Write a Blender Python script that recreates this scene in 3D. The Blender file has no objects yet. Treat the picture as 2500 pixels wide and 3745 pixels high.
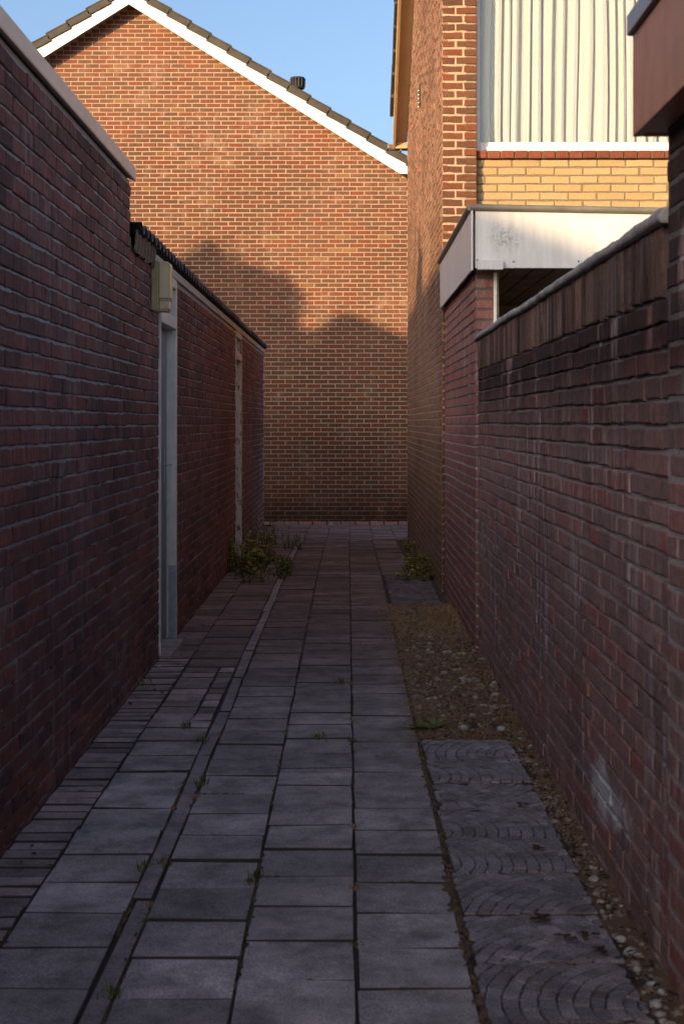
import bpy, bmesh, math, random
import numpy as np
from mathutils import Vector, Matrix, noise as mnoise

S = bpy.context.scene
COL = S.collection
rng = random.Random(7)
R = math.radians

# ------------------------------------------------------------------ camera
EYE, FPX, VX, VY = 1.435, 5600.0, 1270.0, 1545.0      # calibration on the 2500x3745 photograph
cd = bpy.data.cameras.new('camera'); cam = bpy.data.objects.new('camera', cd); COL.objects.link(cam)
cam.location = (0, 0, EYE); cam.rotation_euler = (R(90), 0, 0)
cd.sensor_fit = 'HORIZONTAL'; cd.sensor_width = 24.0; cd.lens = FPX / 2500 * 24
cd.shift_x = -(VX - 1250) / 2500; cd.shift_y = -(1872.5 - VY) / 2500
cd.clip_start = 0.05; cd.clip_end = 2000
cd.dof.use_dof = True; cd.dof.focus_distance = 13.0; cd.dof.aperture_fstop = 8.0
S.camera = cam

# ------------------------------------------------------------------ light
AZ, EL = R(35), R(13)
w = bpy.data.worlds.new('World'); S.world = w; w.use_nodes = True
wn = w.node_tree.nodes; bg = wn['Background']
sky = wn.new('ShaderNodeTexSky'); sky.sky_type = 'NISHITA'; sky.sun_disc = False
sky.sun_elevation = EL; sky.sun_rotation = R(180) + AZ
sky.air_density = 0.75; sky.dust_density = 4.0; sky.ozone_density = 1.8
w.node_tree.links.new(sky.outputs[0], bg.inputs[0]); bg.inputs[1].default_value = 0.13
sd = bpy.data.lights.new('sun', 'SUN'); sun = bpy.data.objects.new('sun', sd); COL.objects.link(sun)
sd.energy = 3.7; sd.angle = R(0.55); sd.color = (1.0, 0.70, 0.37)
sun.rotation_euler = Vector((math.sin(AZ) * math.cos(EL), math.cos(AZ) * math.cos(EL), -math.sin(EL))).to_track_quat('-Z', 'Y').to_euler()
sun.location = (-20, -25, 20)
S.view_settings.view_transform = 'Standard'; S.view_settings.look = 'None'
S.view_settings.exposure = 1.15; S.view_settings.gamma = 1.0

# ------------------------------------------------------------------ helpers
def tag(o, label=None, cat=None, group=None, kind=None):
    if label: o['label'] = label
    if cat: o['category'] = cat
    if group: o['group'] = group
    if kind: o['kind'] = kind
    return o

def thing(name, loc, label, cat, group=None, rz=0):
    o = bpy.data.objects.new(name, None); COL.objects.link(o)
    o.empty_display_size = 0.2
    o.location = loc; o.rotation_euler = (0, 0, rz)
    return tag(o, label, cat, group)

def link(name, me, parent=None, loc=(0, 0, 0), rot=(0, 0, 0)):
    o = bpy.data.objects.new(name, me); COL.objects.link(o)
    o.parent = parent; o.location = loc; o.rotation_euler = rot
    return o

class MB:
    """collects shapes, then becomes ONE mesh object"""
    def __init__(s): s.v = []; s.f = []; s.r = []
    def add(s, v, f, rnd=0.5):
        n = len(s.v); s.v += [tuple(p) for p in v]; s.f += [tuple(i + n for i in q) for q in f]; s.r += [rnd] * len(v)
    def box(s, x0, x1, y0, y1, z0, z1, rnd=0.5):
        s.add([(x0, y0, z0), (x1, y0, z0), (x1, y1, z0), (x0, y1, z0), (x0, y0, z1), (x1, y0, z1), (x1, y1, z1), (x0, y1, z1)],
              [(0, 3, 2, 1), (4, 5, 6, 7), (0, 1, 5, 4), (1, 2, 6, 5), (2, 3, 7, 6), (3, 0, 4, 7)], rnd)
    def prism(s, pts, y0, y1, axis='y', rnd=0.5):
        """pts: outline in the two other axes (x,z for y; y,z for x)"""
        n = len(pts)
        mk = (lambda a, b, t: (a, t, b)) if axis == 'y' else (lambda a, b, t: (t, a, b))
        v = [mk(a, b, y0) for a, b in pts] + [mk(a, b, y1) for a, b in pts]
        f = [tuple(range(n)), tuple(range(2 * n - 1, n - 1, -1))] + [(i, i + n, (i + 1) % n + n, (i + 1) % n) for i in range(n)]
        s.add(v, f, rnd)
    def tube(s, p0, p1, r0, r1=None, n=12, cap=True):
        r1 = r0 if r1 is None else r1
        p0, p1 = Vector(p0), Vector(p1); d = (p1 - p0).normalized()
        a = d.orthogonal().normalized(); b = d.cross(a)
        v = []
        for p, r in ((p0, r0), (p1, r1)):
            for i in range(n):
                t = 2 * math.pi * i / n; v.append(p + a * r * math.cos(t) + b * r * math.sin(t))
        f = [(i, (i + 1) % n, (i + 1) % n + n, i + n) for i in range(n)]
        if cap: f += [tuple(range(n - 1, -1, -1)), tuple(range(n, 2 * n))]
        s.add(v, f)
    def mesh(s, name, mat, bevel=0, smooth=False, seg=2):
        me = bpy.data.meshes.new(name); me.from_pydata(s.v, [], s.f)
        a = me.attributes.new('rnd', 'FLOAT', 'POINT'); a.data.foreach_set('value', np.array(s.r, dtype=np.float32))
        bm = bmesh.new(); bm.from_mesh(me)
        bmesh.ops.recalc_face_normals(bm, faces=bm.faces)
        if bevel:
            es = [e for e in bm.edges if len(e.link_faces) == 2 and e.calc_face_angle(0) > 0.6]
            bmesh.ops.bevel(bm, geom=es, offset=bevel, segments=seg, affect='EDGES', profile=0.6)
        bm.to_mesh(me); bm.free()
        if smooth:
            for p in me.polygons: p.use_smooth = True
        me.materials.append(mat); return me
    def build(s, name, mat, parent=None, loc=(0, 0, 0), rot=(0, 0, 0), bevel=0, smooth=False, seg=2):
        return link(name, s.mesh(name, mat, bevel, smooth, seg), parent, loc, rot)

def B(name, mat, parent, x0, x1, y0, y1, z0, z1, bevel=0.003):
    m = MB(); m.box(x0, x1, y0, y1, z0, z1); return m.build(name, mat, parent, bevel=bevel)

# ------------------------------------------------------------------ materials
class NT:
    def __init__(s, name):
        s.m = bpy.data.materials.new(name); s.m.use_nodes = True
        s.t = s.m.node_tree; s.p = s.t.nodes['Principled BSDF']; s.out = s.t.nodes['Material Output']
        s.geo = s.t.nodes.new('ShaderNodeNewGeometry')
    def n(s, ty, ins=None, **props):
        nd = s.t.nodes.new(ty)
        for k, v in props.items(): setattr(nd, k, v)
        for k, v in (ins or {}).items():
            if hasattr(v, 'is_linked') or hasattr(v, 'links'): s.t.links.new(v, nd.inputs[k])
            else: nd.inputs[k].default_value = v
        return nd
    def pos(s, sc=(1, 1, 1)):
        return s.n('ShaderNodeVectorMath', {0: s.geo.outputs['Position'], 1: sc}, operation='MULTIPLY').outputs[0]
    def noise(s, scale, detail=3, rough=0.55, vec=None, sc=None):
        v = vec if vec is not None else (s.pos(sc) if sc else s.geo.outputs['Position'])
        return s.n('ShaderNodeTexNoise', {'Vector': v, 'Scale': scale, 'Detail': detail, 'Roughness': rough}).outputs[0]
    def ramp(s, fac, stops, interp='LINEAR'):
        r = s.n('ShaderNodeValToRGB', {0: fac}); cr = r.color_ramp; cr.interpolation = interp
        while len(cr.elements) < len(stops): cr.elements.new(0.5)
        for e, (p, c) in zip(cr.elements, stops):
            e.position = p
            e.color = (c, c, c, 1) if isinstance(c, (int, float)) else (*c, 1)
        return r.outputs[0]
    def mix(s, fac, a, b, mode='MIX'):
        nd = s.t.nodes.new('ShaderNodeMix'); nd.data_type = 'RGBA'; nd.blend_type = mode
        for i, v in ((0, fac), (6, a), (7, b)):
            if hasattr(v, 'links'): s.t.links.new(v, nd.inputs[i])
            elif i == 0: nd.inputs[0].default_value = v
            else: nd.inputs[i].default_value = (*v, 1) if len(v) == 3 else v
        return nd.outputs[2]
    def math(s, op, a, b=0.0):
        return s.n('ShaderNodeMath', {0: a, 1: b}, operation=op).outputs[0]
    def attr(s, name): return s.n('ShaderNodeAttribute', attribute_name=name).outputs['Fac']
    def z(s): return s.n('ShaderNodeSeparateXYZ', {0: s.geo.outputs['Position']}).outputs[2]
    def y(s): return s.n('ShaderNodeSeparateXYZ', {0: s.geo.outputs['Position']}).outputs[1]
    def bump(s, h, strength=0.4, dist=0.004):
        b = s.n('ShaderNodeBump', {'Height': h, 'Strength': strength, 'Distance': dist})
        s.t.links.new(b.outputs[0], s.p.inputs['Normal'])
    def done(s, col, rough=0.8, spec=0.3, metal=0.0):
        for k, v in (('Base Color', col), ('Roughness', rough), ('Specular IOR Level', spec), ('Metallic', metal)):
            if hasattr(v, 'links'): s.t.links.new(v, s.p.inputs[k])
            else: s.p.inputs[k].default_value = (*v, 1) if k == 'Base Color' else v
        return s.m

def brick_mat(name, cols, streak=0.0, weather=(0.5, 0.5, 0.5), wfac=0.5, wscale=0.9, eff=0.0, effcol=(0.35, 0.33, 0.34),
              effdir=(9, 9, 1.2), grain=0.35, stain=None, pit=0.6, patch=False):
    t = NT(name)
    r = t.attr('rnd')
    c = t.ramp(r, cols)
    g = t.noise(45, 4, 0.65)
    c = t.mix(grain, c, t.ramp(g, [(0.3, 0.25), (0.7, 1.0)]), 'MULTIPLY')
    f = t.noise(210, 2, 0.7)
    c = t.mix(0.35, c, t.ramp(f, [(0.35, 0.35), (0.62, 1.0)]), 'MULTIPLY')
    if streak:
        st = t.noise(1.0, 3, 0.6, sc=(95, 95, 5))
        c = t.mix(streak, c, t.ramp(st, [(0.35, 0.3), (0.65, 1.15)]), 'MULTIPLY')
    wv = t.ramp(t.noise(wscale, 5, 0.6), [(0.42, 0.0), (0.62, 1.0)])
    c = t.mix(t.math('MULTIPLY', wv, wfac), c, weather, 'MULTIPLY')
    if eff:
        e1 = t.ramp(t.noise(1.0, 5, 0.65, sc=effdir), [(0.5, 0.0), (0.66, 1.0)])
        e2 = t.ramp(t.noise(1.3, 4, 0.6), [(0.45, 0.0), (0.62, 1.0)])
        c = t.mix(t.math('MULTIPLY', t.math('MULTIPLY', e1, e2), eff), c, effcol)
    if stain:                                   # dirt that has run down below a coping: (z_top, z_bottom, strength)
        zt, zb, amt = stain
        k = t.n('ShaderNodeMapRange', {0: t.z(), 1: zb, 2: zt, 3: 0.0, 4: 1.0}).outputs[0]
        k = t.math('MULTIPLY', k, t.ramp(t.noise(1.0, 4, 0.6, sc=(5, 5, 1.5)), [(0.30, 0.0), (0.46, 1.0)]))
        c = t.mix(t.math('MULTIPLY', k, amt), c, (0.13, 0.11, 0.12), 'MULTIPLY')
    if patch:                                   # one whitish lime bloom low on the garden wall
        sp = t.n('ShaderNodeVectorMath', {0: t.n('ShaderNodeVectorMath', {0: t.geo.outputs['Position'], 1: (0.83, 4.95, 0.24)}, operation='SUBTRACT').outputs[0], 1: (0.2, 1.0, 3.4)}, operation='MULTIPLY').outputs[0]
        d = t.n('ShaderNodeVectorMath', {0: sp}, operation='LENGTH').outputs['Value']
        d = t.math('ADD', d, t.math('ADD', t.math('MULTIPLY', t.noise(5, 4, 0.65), 0.9), t.math('MULTIPLY', t.noise(38, 4, 0.7), 0.35)))
        c = t.mix(t.ramp(d, [(0.80, 0.9), (1.05, 0.0)]), c, (0.78, 0.74, 0.75))
    h = t.math('ADD', t.math('MULTIPLY', g, 0.7), t.math('MULTIPLY', f, 0.5))
    h = t.math('ADD', h, t.math('MULTIPLY', t.ramp(t.noise(70, 2, 0.5), [(0.28, 0.0), (0.40, 1.0)]), 0.8))
    t.bump(h, pit, 0.006)
    return t.done(c, 0.88, 0.2)

def mortar_mat(name, c0, c1, stain=None):
    t = NT(name)
    g = t.noise(120, 4, 0.7); l = t.noise(1.6, 4, 0.6)
    c = t.mix(l, c0, c1)
    c = t.mix(0.6, c, t.ramp(g, [(0.3, 0.35), (0.65, 1.1)]), 'MULTIPLY')
    c = t.mix(t.ramp(t.noise(230, 2, 0.6), [(0.62, 0.0), (0.72, 0.7)]), c, (0.75, 0.72, 0.70))
    if stain:
        k = t.n('ShaderNodeMapRange', {0: t.z(), 1: stain[1], 2: stain[0], 3: 0.0, 4: 1.0}).outputs[0]
        k = t.math('MULTIPLY', k, t.ramp(t.noise(1.0, 4, 0.6, sc=(5, 5, 1.5)), [(0.30, 0.0), (0.46, 1.0)]))
        c = t.mix(t.math('MULTIPLY', k, 0.9), c, (0.2, 0.18, 0.19), 'MULTIPLY')
    t.bump(t.math('ADD', g, t.noise(30, 3)), 1.0, 0.010)
    return t.done(c, 0.95, 0.1)

def plain(name, col, rough=0.6, spec=0.4, var=0.25, scale=6, grain=0.0, metal=0.0, bump=0.0, col2=None, streak=0.0):
    t = NT(name)
    n1 = t.noise(scale, 5, 0.6)
    c = t.mix(t.ramp(n1, [(0.3, 0.0), (0.7, 1.0)]), tuple(x * (1 - var) for x in col), col2 or tuple(min(1, x * (1 + var)) for x in col))
    if streak:
        c = t.mix(streak, c, t.ramp(t.noise(1.0, 4, 0.65, sc=(30, 30, 1.8)), [(0.35, 0.45), (0.6, 1.0)]), 'MULTIPLY')
    if grain:
        c = t.mix(grain, c, t.ramp(t.noise(260, 2, 0.7), [(0.35, 0.4), (0.6, 1.0)]), 'MULTIPLY')
    if bump: t.bump(t.noise(90, 4, 0.6), bump, 0.004)
    return t.done(c, rough, spec, metal)

M = {}
M['brick_far'] = brick_mat('brown_red_brick', [(0.0, (0.155, 0.080, 0.052)), (0.3, (0.185, 0.085, 0.052)), (0.65, (0.21, 0.080, 0.048)), (0.88, (0.235, 0.075, 0.042)), (0.96, (0.23, 0.11, 0.055)), (1.0, (0.28, 0.15, 0.07))],
                           weather=(0.74, 0.74, 0.72), wfac=0.9, wscale=0.5, grain=0.5, eff=0.2, effdir=(6, 6, 6), effcol=(0.5, 0.38, 0.3), stain=(-.12, .5, 0.75))  # the brick's own brown-red tones, varied from brick to brick
M['mortar_far'] = mortar_mat('pale_beige_mortar', (0.36, 0.265, 0.205), (0.47, 0.345, 0.265), (-.12, .5))
M['brick_left'] = brick_mat('dark_purple_red_brick', [(0.0, (0.25, 0.125, 0.11)), (0.4, (0.38, 0.155, 0.13)), (0.8, (0.46, 0.16, 0.132)), (1.0, (0.40, 0.205, 0.16))],
                            streak=0.55, weather=(0.6, 0.6, 0.6), wfac=0.8, wscale=1.1, eff=0.35, effdir=(14, 14, 3), effcol=(0.5, 0.45, 0.44), grain=0.55, pit=0.9)
M['mortar_left'] = mortar_mat('grey_rough_mortar', (0.42, 0.37, 0.36), (0.78, 0.70, 0.68))
M['brick_flank'] = brick_mat('golden_brown_brick', [(0.0, (0.30, 0.175, 0.12)), (0.5, (0.40, 0.225, 0.15)), (0.85, (0.42, 0.205, 0.135)), (1.0, (0.34, 0.20, 0.14))],
                             weather=(0.66, 0.63, 0.62), wfac=0.9, wscale=0.7, grain=0.6, pit=0.45)
M['mortar_flank'] = mortar_mat('pale_sandy_mortar', (0.44, 0.33, 0.24), (0.54, 0.41, 0.30))
M['mortar_pier'] = mortar_mat('brownish_pier_mortar', (0.26, 0.195, 0.14), (0.38, 0.29, 0.21))
M['brick_pier'] = brick_mat('russet_pier_brick', [(0.0, (0.13, 0.065, 0.042)), (0.5, (0.175, 0.072, 0.042)), (0.85, (0.215, 0.07, 0.036)), (1.0, (0.16, 0.083, 0.05))], weather=(0.7, 0.7, 0.66), wfac=0.6, wscale=1.5, grain=0.45)
M['brick_yellow'] = brick_mat('yellow_brick', [(0.0, (0.42, 0.30, 0.16)), (0.6, (0.50, 0.365, 0.20)), (0.85, (0.46, 0.30, 0.15)), (1.0, (0.48, 0.335, 0.18))], weather=(0.75, 0.7, 0.6), wfac=0.35, grain=0.2)
M['mortar_yellow'] = mortar_mat('grey_brown_mortar', (0.19, 0.15, 0.11), (0.28, 0.22, 0.16))
M['brick_sill'] = brick_mat('dark_red_glazed_sill_brick', [(0.0, (0.20, 0.06, 0.04)), (1.0, (0.28, 0.085, 0.055))], weather=(0.6, 0.6, 0.6), wfac=0.4)
M['brick_right'] = brick_mat('weathered_purple_brick', [(0.0, (0.44, 0.275, 0.25)), (0.35, (0.57, 0.335, 0.30)), (0.7, (0.63, 0.345, 0.31)), (0.9, (0.64, 0.25, 0.21)), (1.0, (0.50, 0.32, 0.24))],
                             streak=0.4, weather=(0.6, 0.58, 0.58), wfac=0.7, wscale=1.3, grain=0.5, pit=0.9, eff=0.8, effdir=(13, 13, 1.6), effcol=(0.74, 0.67, 0.68), stain=(1.66, 1.22, 1.0), patch=True)
M['mortar_right'] = mortar_mat('old_grey_mortar', (0.44, 0.385, 0.38), (0.78, 0.70, 0.69), (1.66, 1.22))
M['brick_soldier'] = brick_mat('streaked_brown_capping_brick', [(0.0, (0.10, 0.062, 0.053)), (0.5, (0.21, 0.125, 0.103)), (1.0, (0.36, 0.22, 0.18))], streak=0.45, grain=0.6, pit=1.0, weather=(0.45, 0.43, 0.43), wfac=0.8,
                               wscale=1.6, eff=0.4, effdir=(40, 40, 1.2), effcol=(0.38, 0.34, 0.32))
M['brick_leanto'] = brick_mat('clean_red_brick', [(0.0, (0.40, 0.175, 0.145)), (0.6, (0.50, 0.20, 0.165)), (1.0, (0.38, 0.20, 0.17))], streak=0.35, weather=(0.6, 0.6, 0.6), wfac=0.5,
                              eff=0.5, effdir=(12, 12, 2.5), effcol=(0.50, 0.46, 0.48))
M['white_paint'] = plain('white_gloss_paint', (0.80, 0.79, 0.76), 0.45, 0.4, 0.05, 5)
M['frame_paint'] = plain('grey_white_door_paint', (0.82, 0.75, 0.66), 0.5, 0.4, 0.12, 9, bump=0.1, streak=0.25)
M['door_paint'] = plain('blue_grey_door_paint', (0.26, 0.26, 0.28), 0.45, 0.4, 0.2, 4, streak=0.3)
t = NT('peeling_white_paint')
k = t.ramp(t.noise(1.0, 5, 0.65, sc=(60, 60, 14)), [(0.56, 0.0), (0.60, 1.0)])
c = t.mix(k, (0.66, 0.60, 0.54), t.mix(t.noise(40), (0.10, 0.065, 0.045), (0.22, 0.16, 0.12)))
t.bump(k, 0.5, 0.003); M['peeling'] = t.done(c, 0.7, 0.25)
M['alu_trim'] = plain('pale_metal_roof_trim', (0.52, 0.45, 0.42), 0.42, 0.5, 0.12, 3, metal=0.25)
t = NT('black_weathered_corrugated_sheet')
g = t.noise(60, 4, 0.7); t.bump(g, 0.6, 0.006)
M['corrugated'] = t.done(t.mix(t.noise(7), (0.012, 0.012, 0.014), (0.05, 0.047, 0.05)), t.ramp(g, [(0.3, 0.25), (0.7, 0.6)]), 0.6)
M['lamp_body'] = plain('olive_grey_plastic', (0.42, 0.32, 0.17), 0.5, 0.4, 0.15, 14)
t = NT('yellowed_lamp_cover')
k = t.ramp(t.noise(11, 4), [(0.52, 0.0), (0.68, 0.65)])
M['lamp_cover'] = t.done(t.mix(k, (0.68, 0.55, 0.33), (0.26, 0.2, 0.12)), 0.3, 0.5)
M['steel'] = plain('brushed_steel', (0.5, 0.5, 0.52), 0.35, 0.5, 0.1, 20, metal=0.8)
M['galv'] = plain('galvanised_strip', (0.36, 0.37, 0.41), 0.5, 0.5, 0.15, 20, metal=0.4)
M['roof_tile'] = plain('dark_brown_grey_roof_tile', (0.055, 0.048, 0.043), 0.75, 0.25, 0.3, 5, grain=0.4, bump=0.3)
M['vent_plastic'] = plain('black_vent_plastic', (0.018, 0.018, 0.02), 0.6, 0.3, 0.2, 9)
M['beige_paint'] = plain('beige_soffit_paint', (0.42, 0.29, 0.175), 0.55, 0.3, 0.06, 4)
M['gutter'] = plain('brown_grey_gutter', (0.16, 0.12, 0.095), 0.4, 0.5, 0.2, 8)
M['fascia_sheet'] = plain('dull_white_fascia_sheet', (0.62, 0.61, 0.62), 0.35, 0.45, 0.07, 2.2, streak=0.18)
t = NT('dirty_white_fascia_sheet')
zc = t.noise(1.0, 4, 0.65, sc=(18, 18, 2.2))
c = t.mix(0.22, (0.64, 0.63, 0.63), t.ramp(zc, [(0.35, 0.3), (0.62, 1.0)]), 'MULTIPLY')
# a smudge of green-black mould near the free corner
sp = t.n('ShaderNodeVectorMath', {0: t.n('ShaderNodeVectorMath', {0: t.geo.outputs['Position'], 1: (0.99, 9.63, 2.60)}, operation='SUBTRACT').outputs[0], 1: (7.5, 1, 8.5)}, operation='MULTIPLY').outputs[0]
d = t.n('ShaderNodeVectorMath', {0: sp}, operation='LENGTH').outputs['Value']
k = t.math('MULTIPLY', t.ramp(d, [(0.0, 1.0), (1.0, 0.0)]), t.ramp(t.noise(1.0, 5, 0.8, sc=(70, 70, 40)), [(0.47, 0.0), (0.62, 1.0)]))
M['fascia_front'] = t.done(t.mix(k, c, (0.15, 0.13, 0.09)), 0.32, 0.5)
M['pipe'] = plain('grey_roof_edge_roll', (0.13, 0.125, 0.11), 0.35, 0.5, 0.25, 7)
M['dark_wood'] = plain('dark_brown_ceiling_board', (0.26, 0.17, 0.12), 0.6, 0.3, 0.35, 6, bump=0.2)
M['torn_wood'] = plain('split_grey_timber', (0.24, 0.19, 0.15), 0.85, 0.15, 0.35, 30, bump=0.6)
M['brown_fascia'] = plain('brown_lacquered_fascia', (0.42, 0.18, 0.095), 0.5, 0.25, 0.15, 9, grain=0.3)
M['dark_trim'] = plain('dark_metal_edge_trim', (0.11, 0.11, 0.12), 0.35, 0.5, 0.2, 8)
M['coping'] = plain('grey_mortar_coping', (0.32, 0.30, 0.30), 0.95, 0.1, 0.35, 14, grain=0.5, bump=1.0)
M['screw'] = plain('dull_screw_head', (0.22, 0.21, 0.2), 0.4, 0.5, 0.1, 40, metal=0.5)
M['bitumen'] = plain('grey_roof_felt', (0.06, 0.058, 0.056), 0.9, 0.15, 0.25, 5)
M['dark_void'] = plain('dim_room_wall', (0.30, 0.27, 0.24), 0.9, 0.1, 0.1, 2)
M['plaster'] = plain('pale_plaster', (0.45, 0.40, 0.34), 0.9, 0.1, 0.1, 2)

def slab_mat(name, base, var, patch=(1.5, 1.45, 1.45), mossy=0.3, brown=False, setts=False):
    t = NT(name)
    oi = t.n('ShaderNodeObjectInfo').outputs['Random']
    c = t.mix(oi, tuple(x * (1 - var) for x in base), tuple(x * (1 + var) for x in base))
    l = t.ramp(t.noise(1.7, 5, 0.6), [(0.47, 0.0), (0.68, 1.0)])
    c = t.mix(l, c, t.mix(1.0, c, patch, 'MULTIPLY'))
    sp = t.noise(190, 3, 0.75)
    c = t.mix(0.75, c, t.ramp(sp, [(0.32, 0.2), (0.52, 0.85), (0.72, 1.55)]), 'MULTIPLY')
    c = t.mix(0.75, c, t.ramp(t.noise(8, 6, 0.68), [(0.34, 0.5), (0.52, 0.95), (0.68, 1.2)]), 'MULTIPLY')
    if setts: c = t.mix(0.8, c, t.ramp(t.attr('rnd'), [(0.0, 0.62), (1.0, 1.15)]), 'MULTIPLY')
    m = t.ramp(t.noise(5, 5, 0.7), [(0.5, 0.0), (0.7, 1.0)])
    c = t.mix(t.math('MULTIPLY', m, mossy), c, (0.11, 0.075, 0.06))
    if brown:                                   # the far slabs carry a film of brown dirt with a ragged edge
        k = t.n('ShaderNodeMapRange', {0: t.math('ADD', t.y(), t.math('MULTIPLY', t.noise(1.4, 5, 0.65), 5.0)), 1: 8.6, 2: 13.2, 3: 0.0, 4: 0.95}).outputs[0]
        c = t.mix(k, c, t.mix(1.0, c, (0.50, 0.38, 0.345), 'MULTIPLY'))
    t.bump(t.math('ADD', sp, t.noise(22, 3)), 0.5, 0.004)
    return t.done(c, 0.9, 0.25)
M['slab'] = slab_mat('grey_concrete_slab', (0.475, 0.39, 0.365), 0.22, (1.65, 1.62, 1.62), 0.4, True)
M['slab_old'] = slab_mat('brown_grey_old_slab', (0.29, 0.19, 0.165), 0.25, (1.25, 1.2, 1.2), 0.5)
M['paver'] = slab_mat('purple_grey_clinker', (0.44, 0.31, 0.29), 0.35, (1.3, 1.25, 1.25), 0.35)
M['fan_tile'] = slab_mat('blue_grey_patterned_tile', (0.44, 0.36, 0.365), 0.1, (1.25, 1.25, 1.25), 0.4, setts=True)
M['fan_dirty'] = slab_mat('dirty_patterned_tile', (0.27, 0.20, 0.19), 0.1, (1.2, 1.2, 1.2), 0.6, setts=True)
M['groove'] = plain('dark_groove_dirt', (0.10, 0.08, 0.072), 0.95, 0.1, 0.3, 30)
M['kerb'] = slab_mat('grey_kerb_concrete', (0.42, 0.33, 0.315), 0.1, (1.3, 1.28, 1.28), 0.3)
t = NT('dark_sandy_soil')
g = t.noise(130, 4, 0.75); c = t.mix(t.noise(4, 5), (0.22, 0.125, 0.07), (0.46, 0.275, 0.16))
c = t.mix(0.7, c, t.ramp(g, [(0.35, 0.35), (0.7, 1.5)]), 'MULTIPLY'); t.bump(g, 1.0, 0.012)
M['soil'] = t.done(c, 0.97, 0.1)
t = NT('dark_joint_sand'); g = t.noise(150, 4, 0.75); t.bump(g, 1.0, 0.008)
M['joint_sand'] = t.done(t.mix(t.noise(6, 5), (0.055, 0.042, 0.034), (0.17, 0.125, 0.10)), 0.97, 0.1)
def rnd_mat(name, stops, rough=0.7, spec=0.2, trans=0.0):
    t = NT(name); c = t.ramp(t.attr('rnd'), stops)
    c = t.mix(0.3, c, t.ramp(t.noise(90, 2), [(0.3, 0.5), (0.7, 1.2)]), 'MULTIPLY')
    t.done(c, rough, spec)
    if trans:
        tr = t.n('ShaderNodeBsdfTranslucent', {'Color': c}); mx = t.n('ShaderNodeMixShader', {0: trans})
        t.t.links.new(t.p.outputs[0], mx.inputs[1]); t.t.links.new(tr.outputs[0], mx.inputs[2]); t.t.links.new(mx.outputs[0], t.out.inputs[0])
    return t.m
M['leaf'] = rnd_mat('weed_leaf', [(0, (0.08, 0.10, 0.025)), (0.5, (0.17, 0.19, 0.04)), (0.85, (0.29, 0.28, 0.06)), (1, (0.42, 0.36, 0.08))], 0.55, 0.3, 0.25)
M['leaf_bright'] = rnd_mat('yellow_green_leaf', [(0, (0.18, 0.18, 0.035)), (0.5, (0.34, 0.30, 0.055)), (1, (0.50, 0.41, 0.085))], 0.55, 0.3, 0.25)
M['stem'] = rnd_mat('weed_stem', [(0, (0.06, 0.05, 0.02)), (1, (0.10, 0.075, 0.035))], 0.8)
M['dry_grass'] = rnd_mat('dry_straw', [(0, (0.24, 0.13, 0.065)), (0.5, (0.48, 0.28, 0.14)), (1, (0.68, 0.45, 0.25))], 0.85)
M['pebble'] = rnd_mat('pale_pebble', [(0, (0.16, 0.105, 0.07)), (0.5, (0.30, 0.21, 0.15)), (0.85, (0.42, 0.33, 0.26)), (1, (0.56, 0.48, 0.42))], 0.85)
M['stone'] = plain('pale_grey_stone', (0.44, 0.42, 0.40), 0.85, 0.2, 0.35, 40, bump=0.3)
M['moss'] = rnd_mat('joint_moss', [(0, (0.07, 0.07, 0.03)), (0.5, (0.13, 0.085, 0.05)), (1, (0.22, 0.13, 0.08))], 0.95)
M['dead_leaf'] = rnd_mat('dead_leaf', [(0, (0.045, 0.022, 0.013)), (1, (0.12, 0.06, 0.03))], 0.85)
M['litter'] = plain('pale_litter', (0.5, 0.55, 0.6), 0.5, 0.3, 0.1, 30)

# glass and curtain
t = NT('window_glass')
gl = t.n('ShaderNodeBsdfGlossy', {'Roughness': 0.02, 'Color': (0.9, 0.95, 1, 1)}); tr = t.n('ShaderNodeBsdfTransparent', {'Color': (0.94, 0.96, 0.97, 1)})
fr = t.n('ShaderNodeFresnel', {'IOR': 1.5}); mx = t.n('ShaderNodeMixShader', {0: fr.outputs[0]})
t.t.links.new(tr.outputs[0], mx.inputs[1]); t.t.links.new(gl.outputs[0], mx.inputs[2]); t.t.links.new(mx.outputs[0], t.out.inputs[0])
M['glass'] = t.m
t = NT('white_net_curtain')
c = t.mix(0.12, (0.62, 0.60, 0.56), t.ramp(t.noise(1.0, 3, 0.6, sc=(160, 160, 260)), [(0.35, 0.5), (0.6, 1.0)]), 'MULTIPLY')
t.done(c, 0.9, 0.1)
tl = t.n('ShaderNodeBsdfTranslucent', {'Color': (0.6, 0.58, 0.54, 1)}); mx = t.n('ShaderNodeMixShader', {0: 0.18})
t.t.links.new(t.p.outputs[0], mx.inputs[1]); t.t.links.new(tl.outputs[0], mx.inputs[2]); t.t.links.new(mx.outputs[0], t.out.inputs[0])
M['curtain'] = t.m

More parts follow.
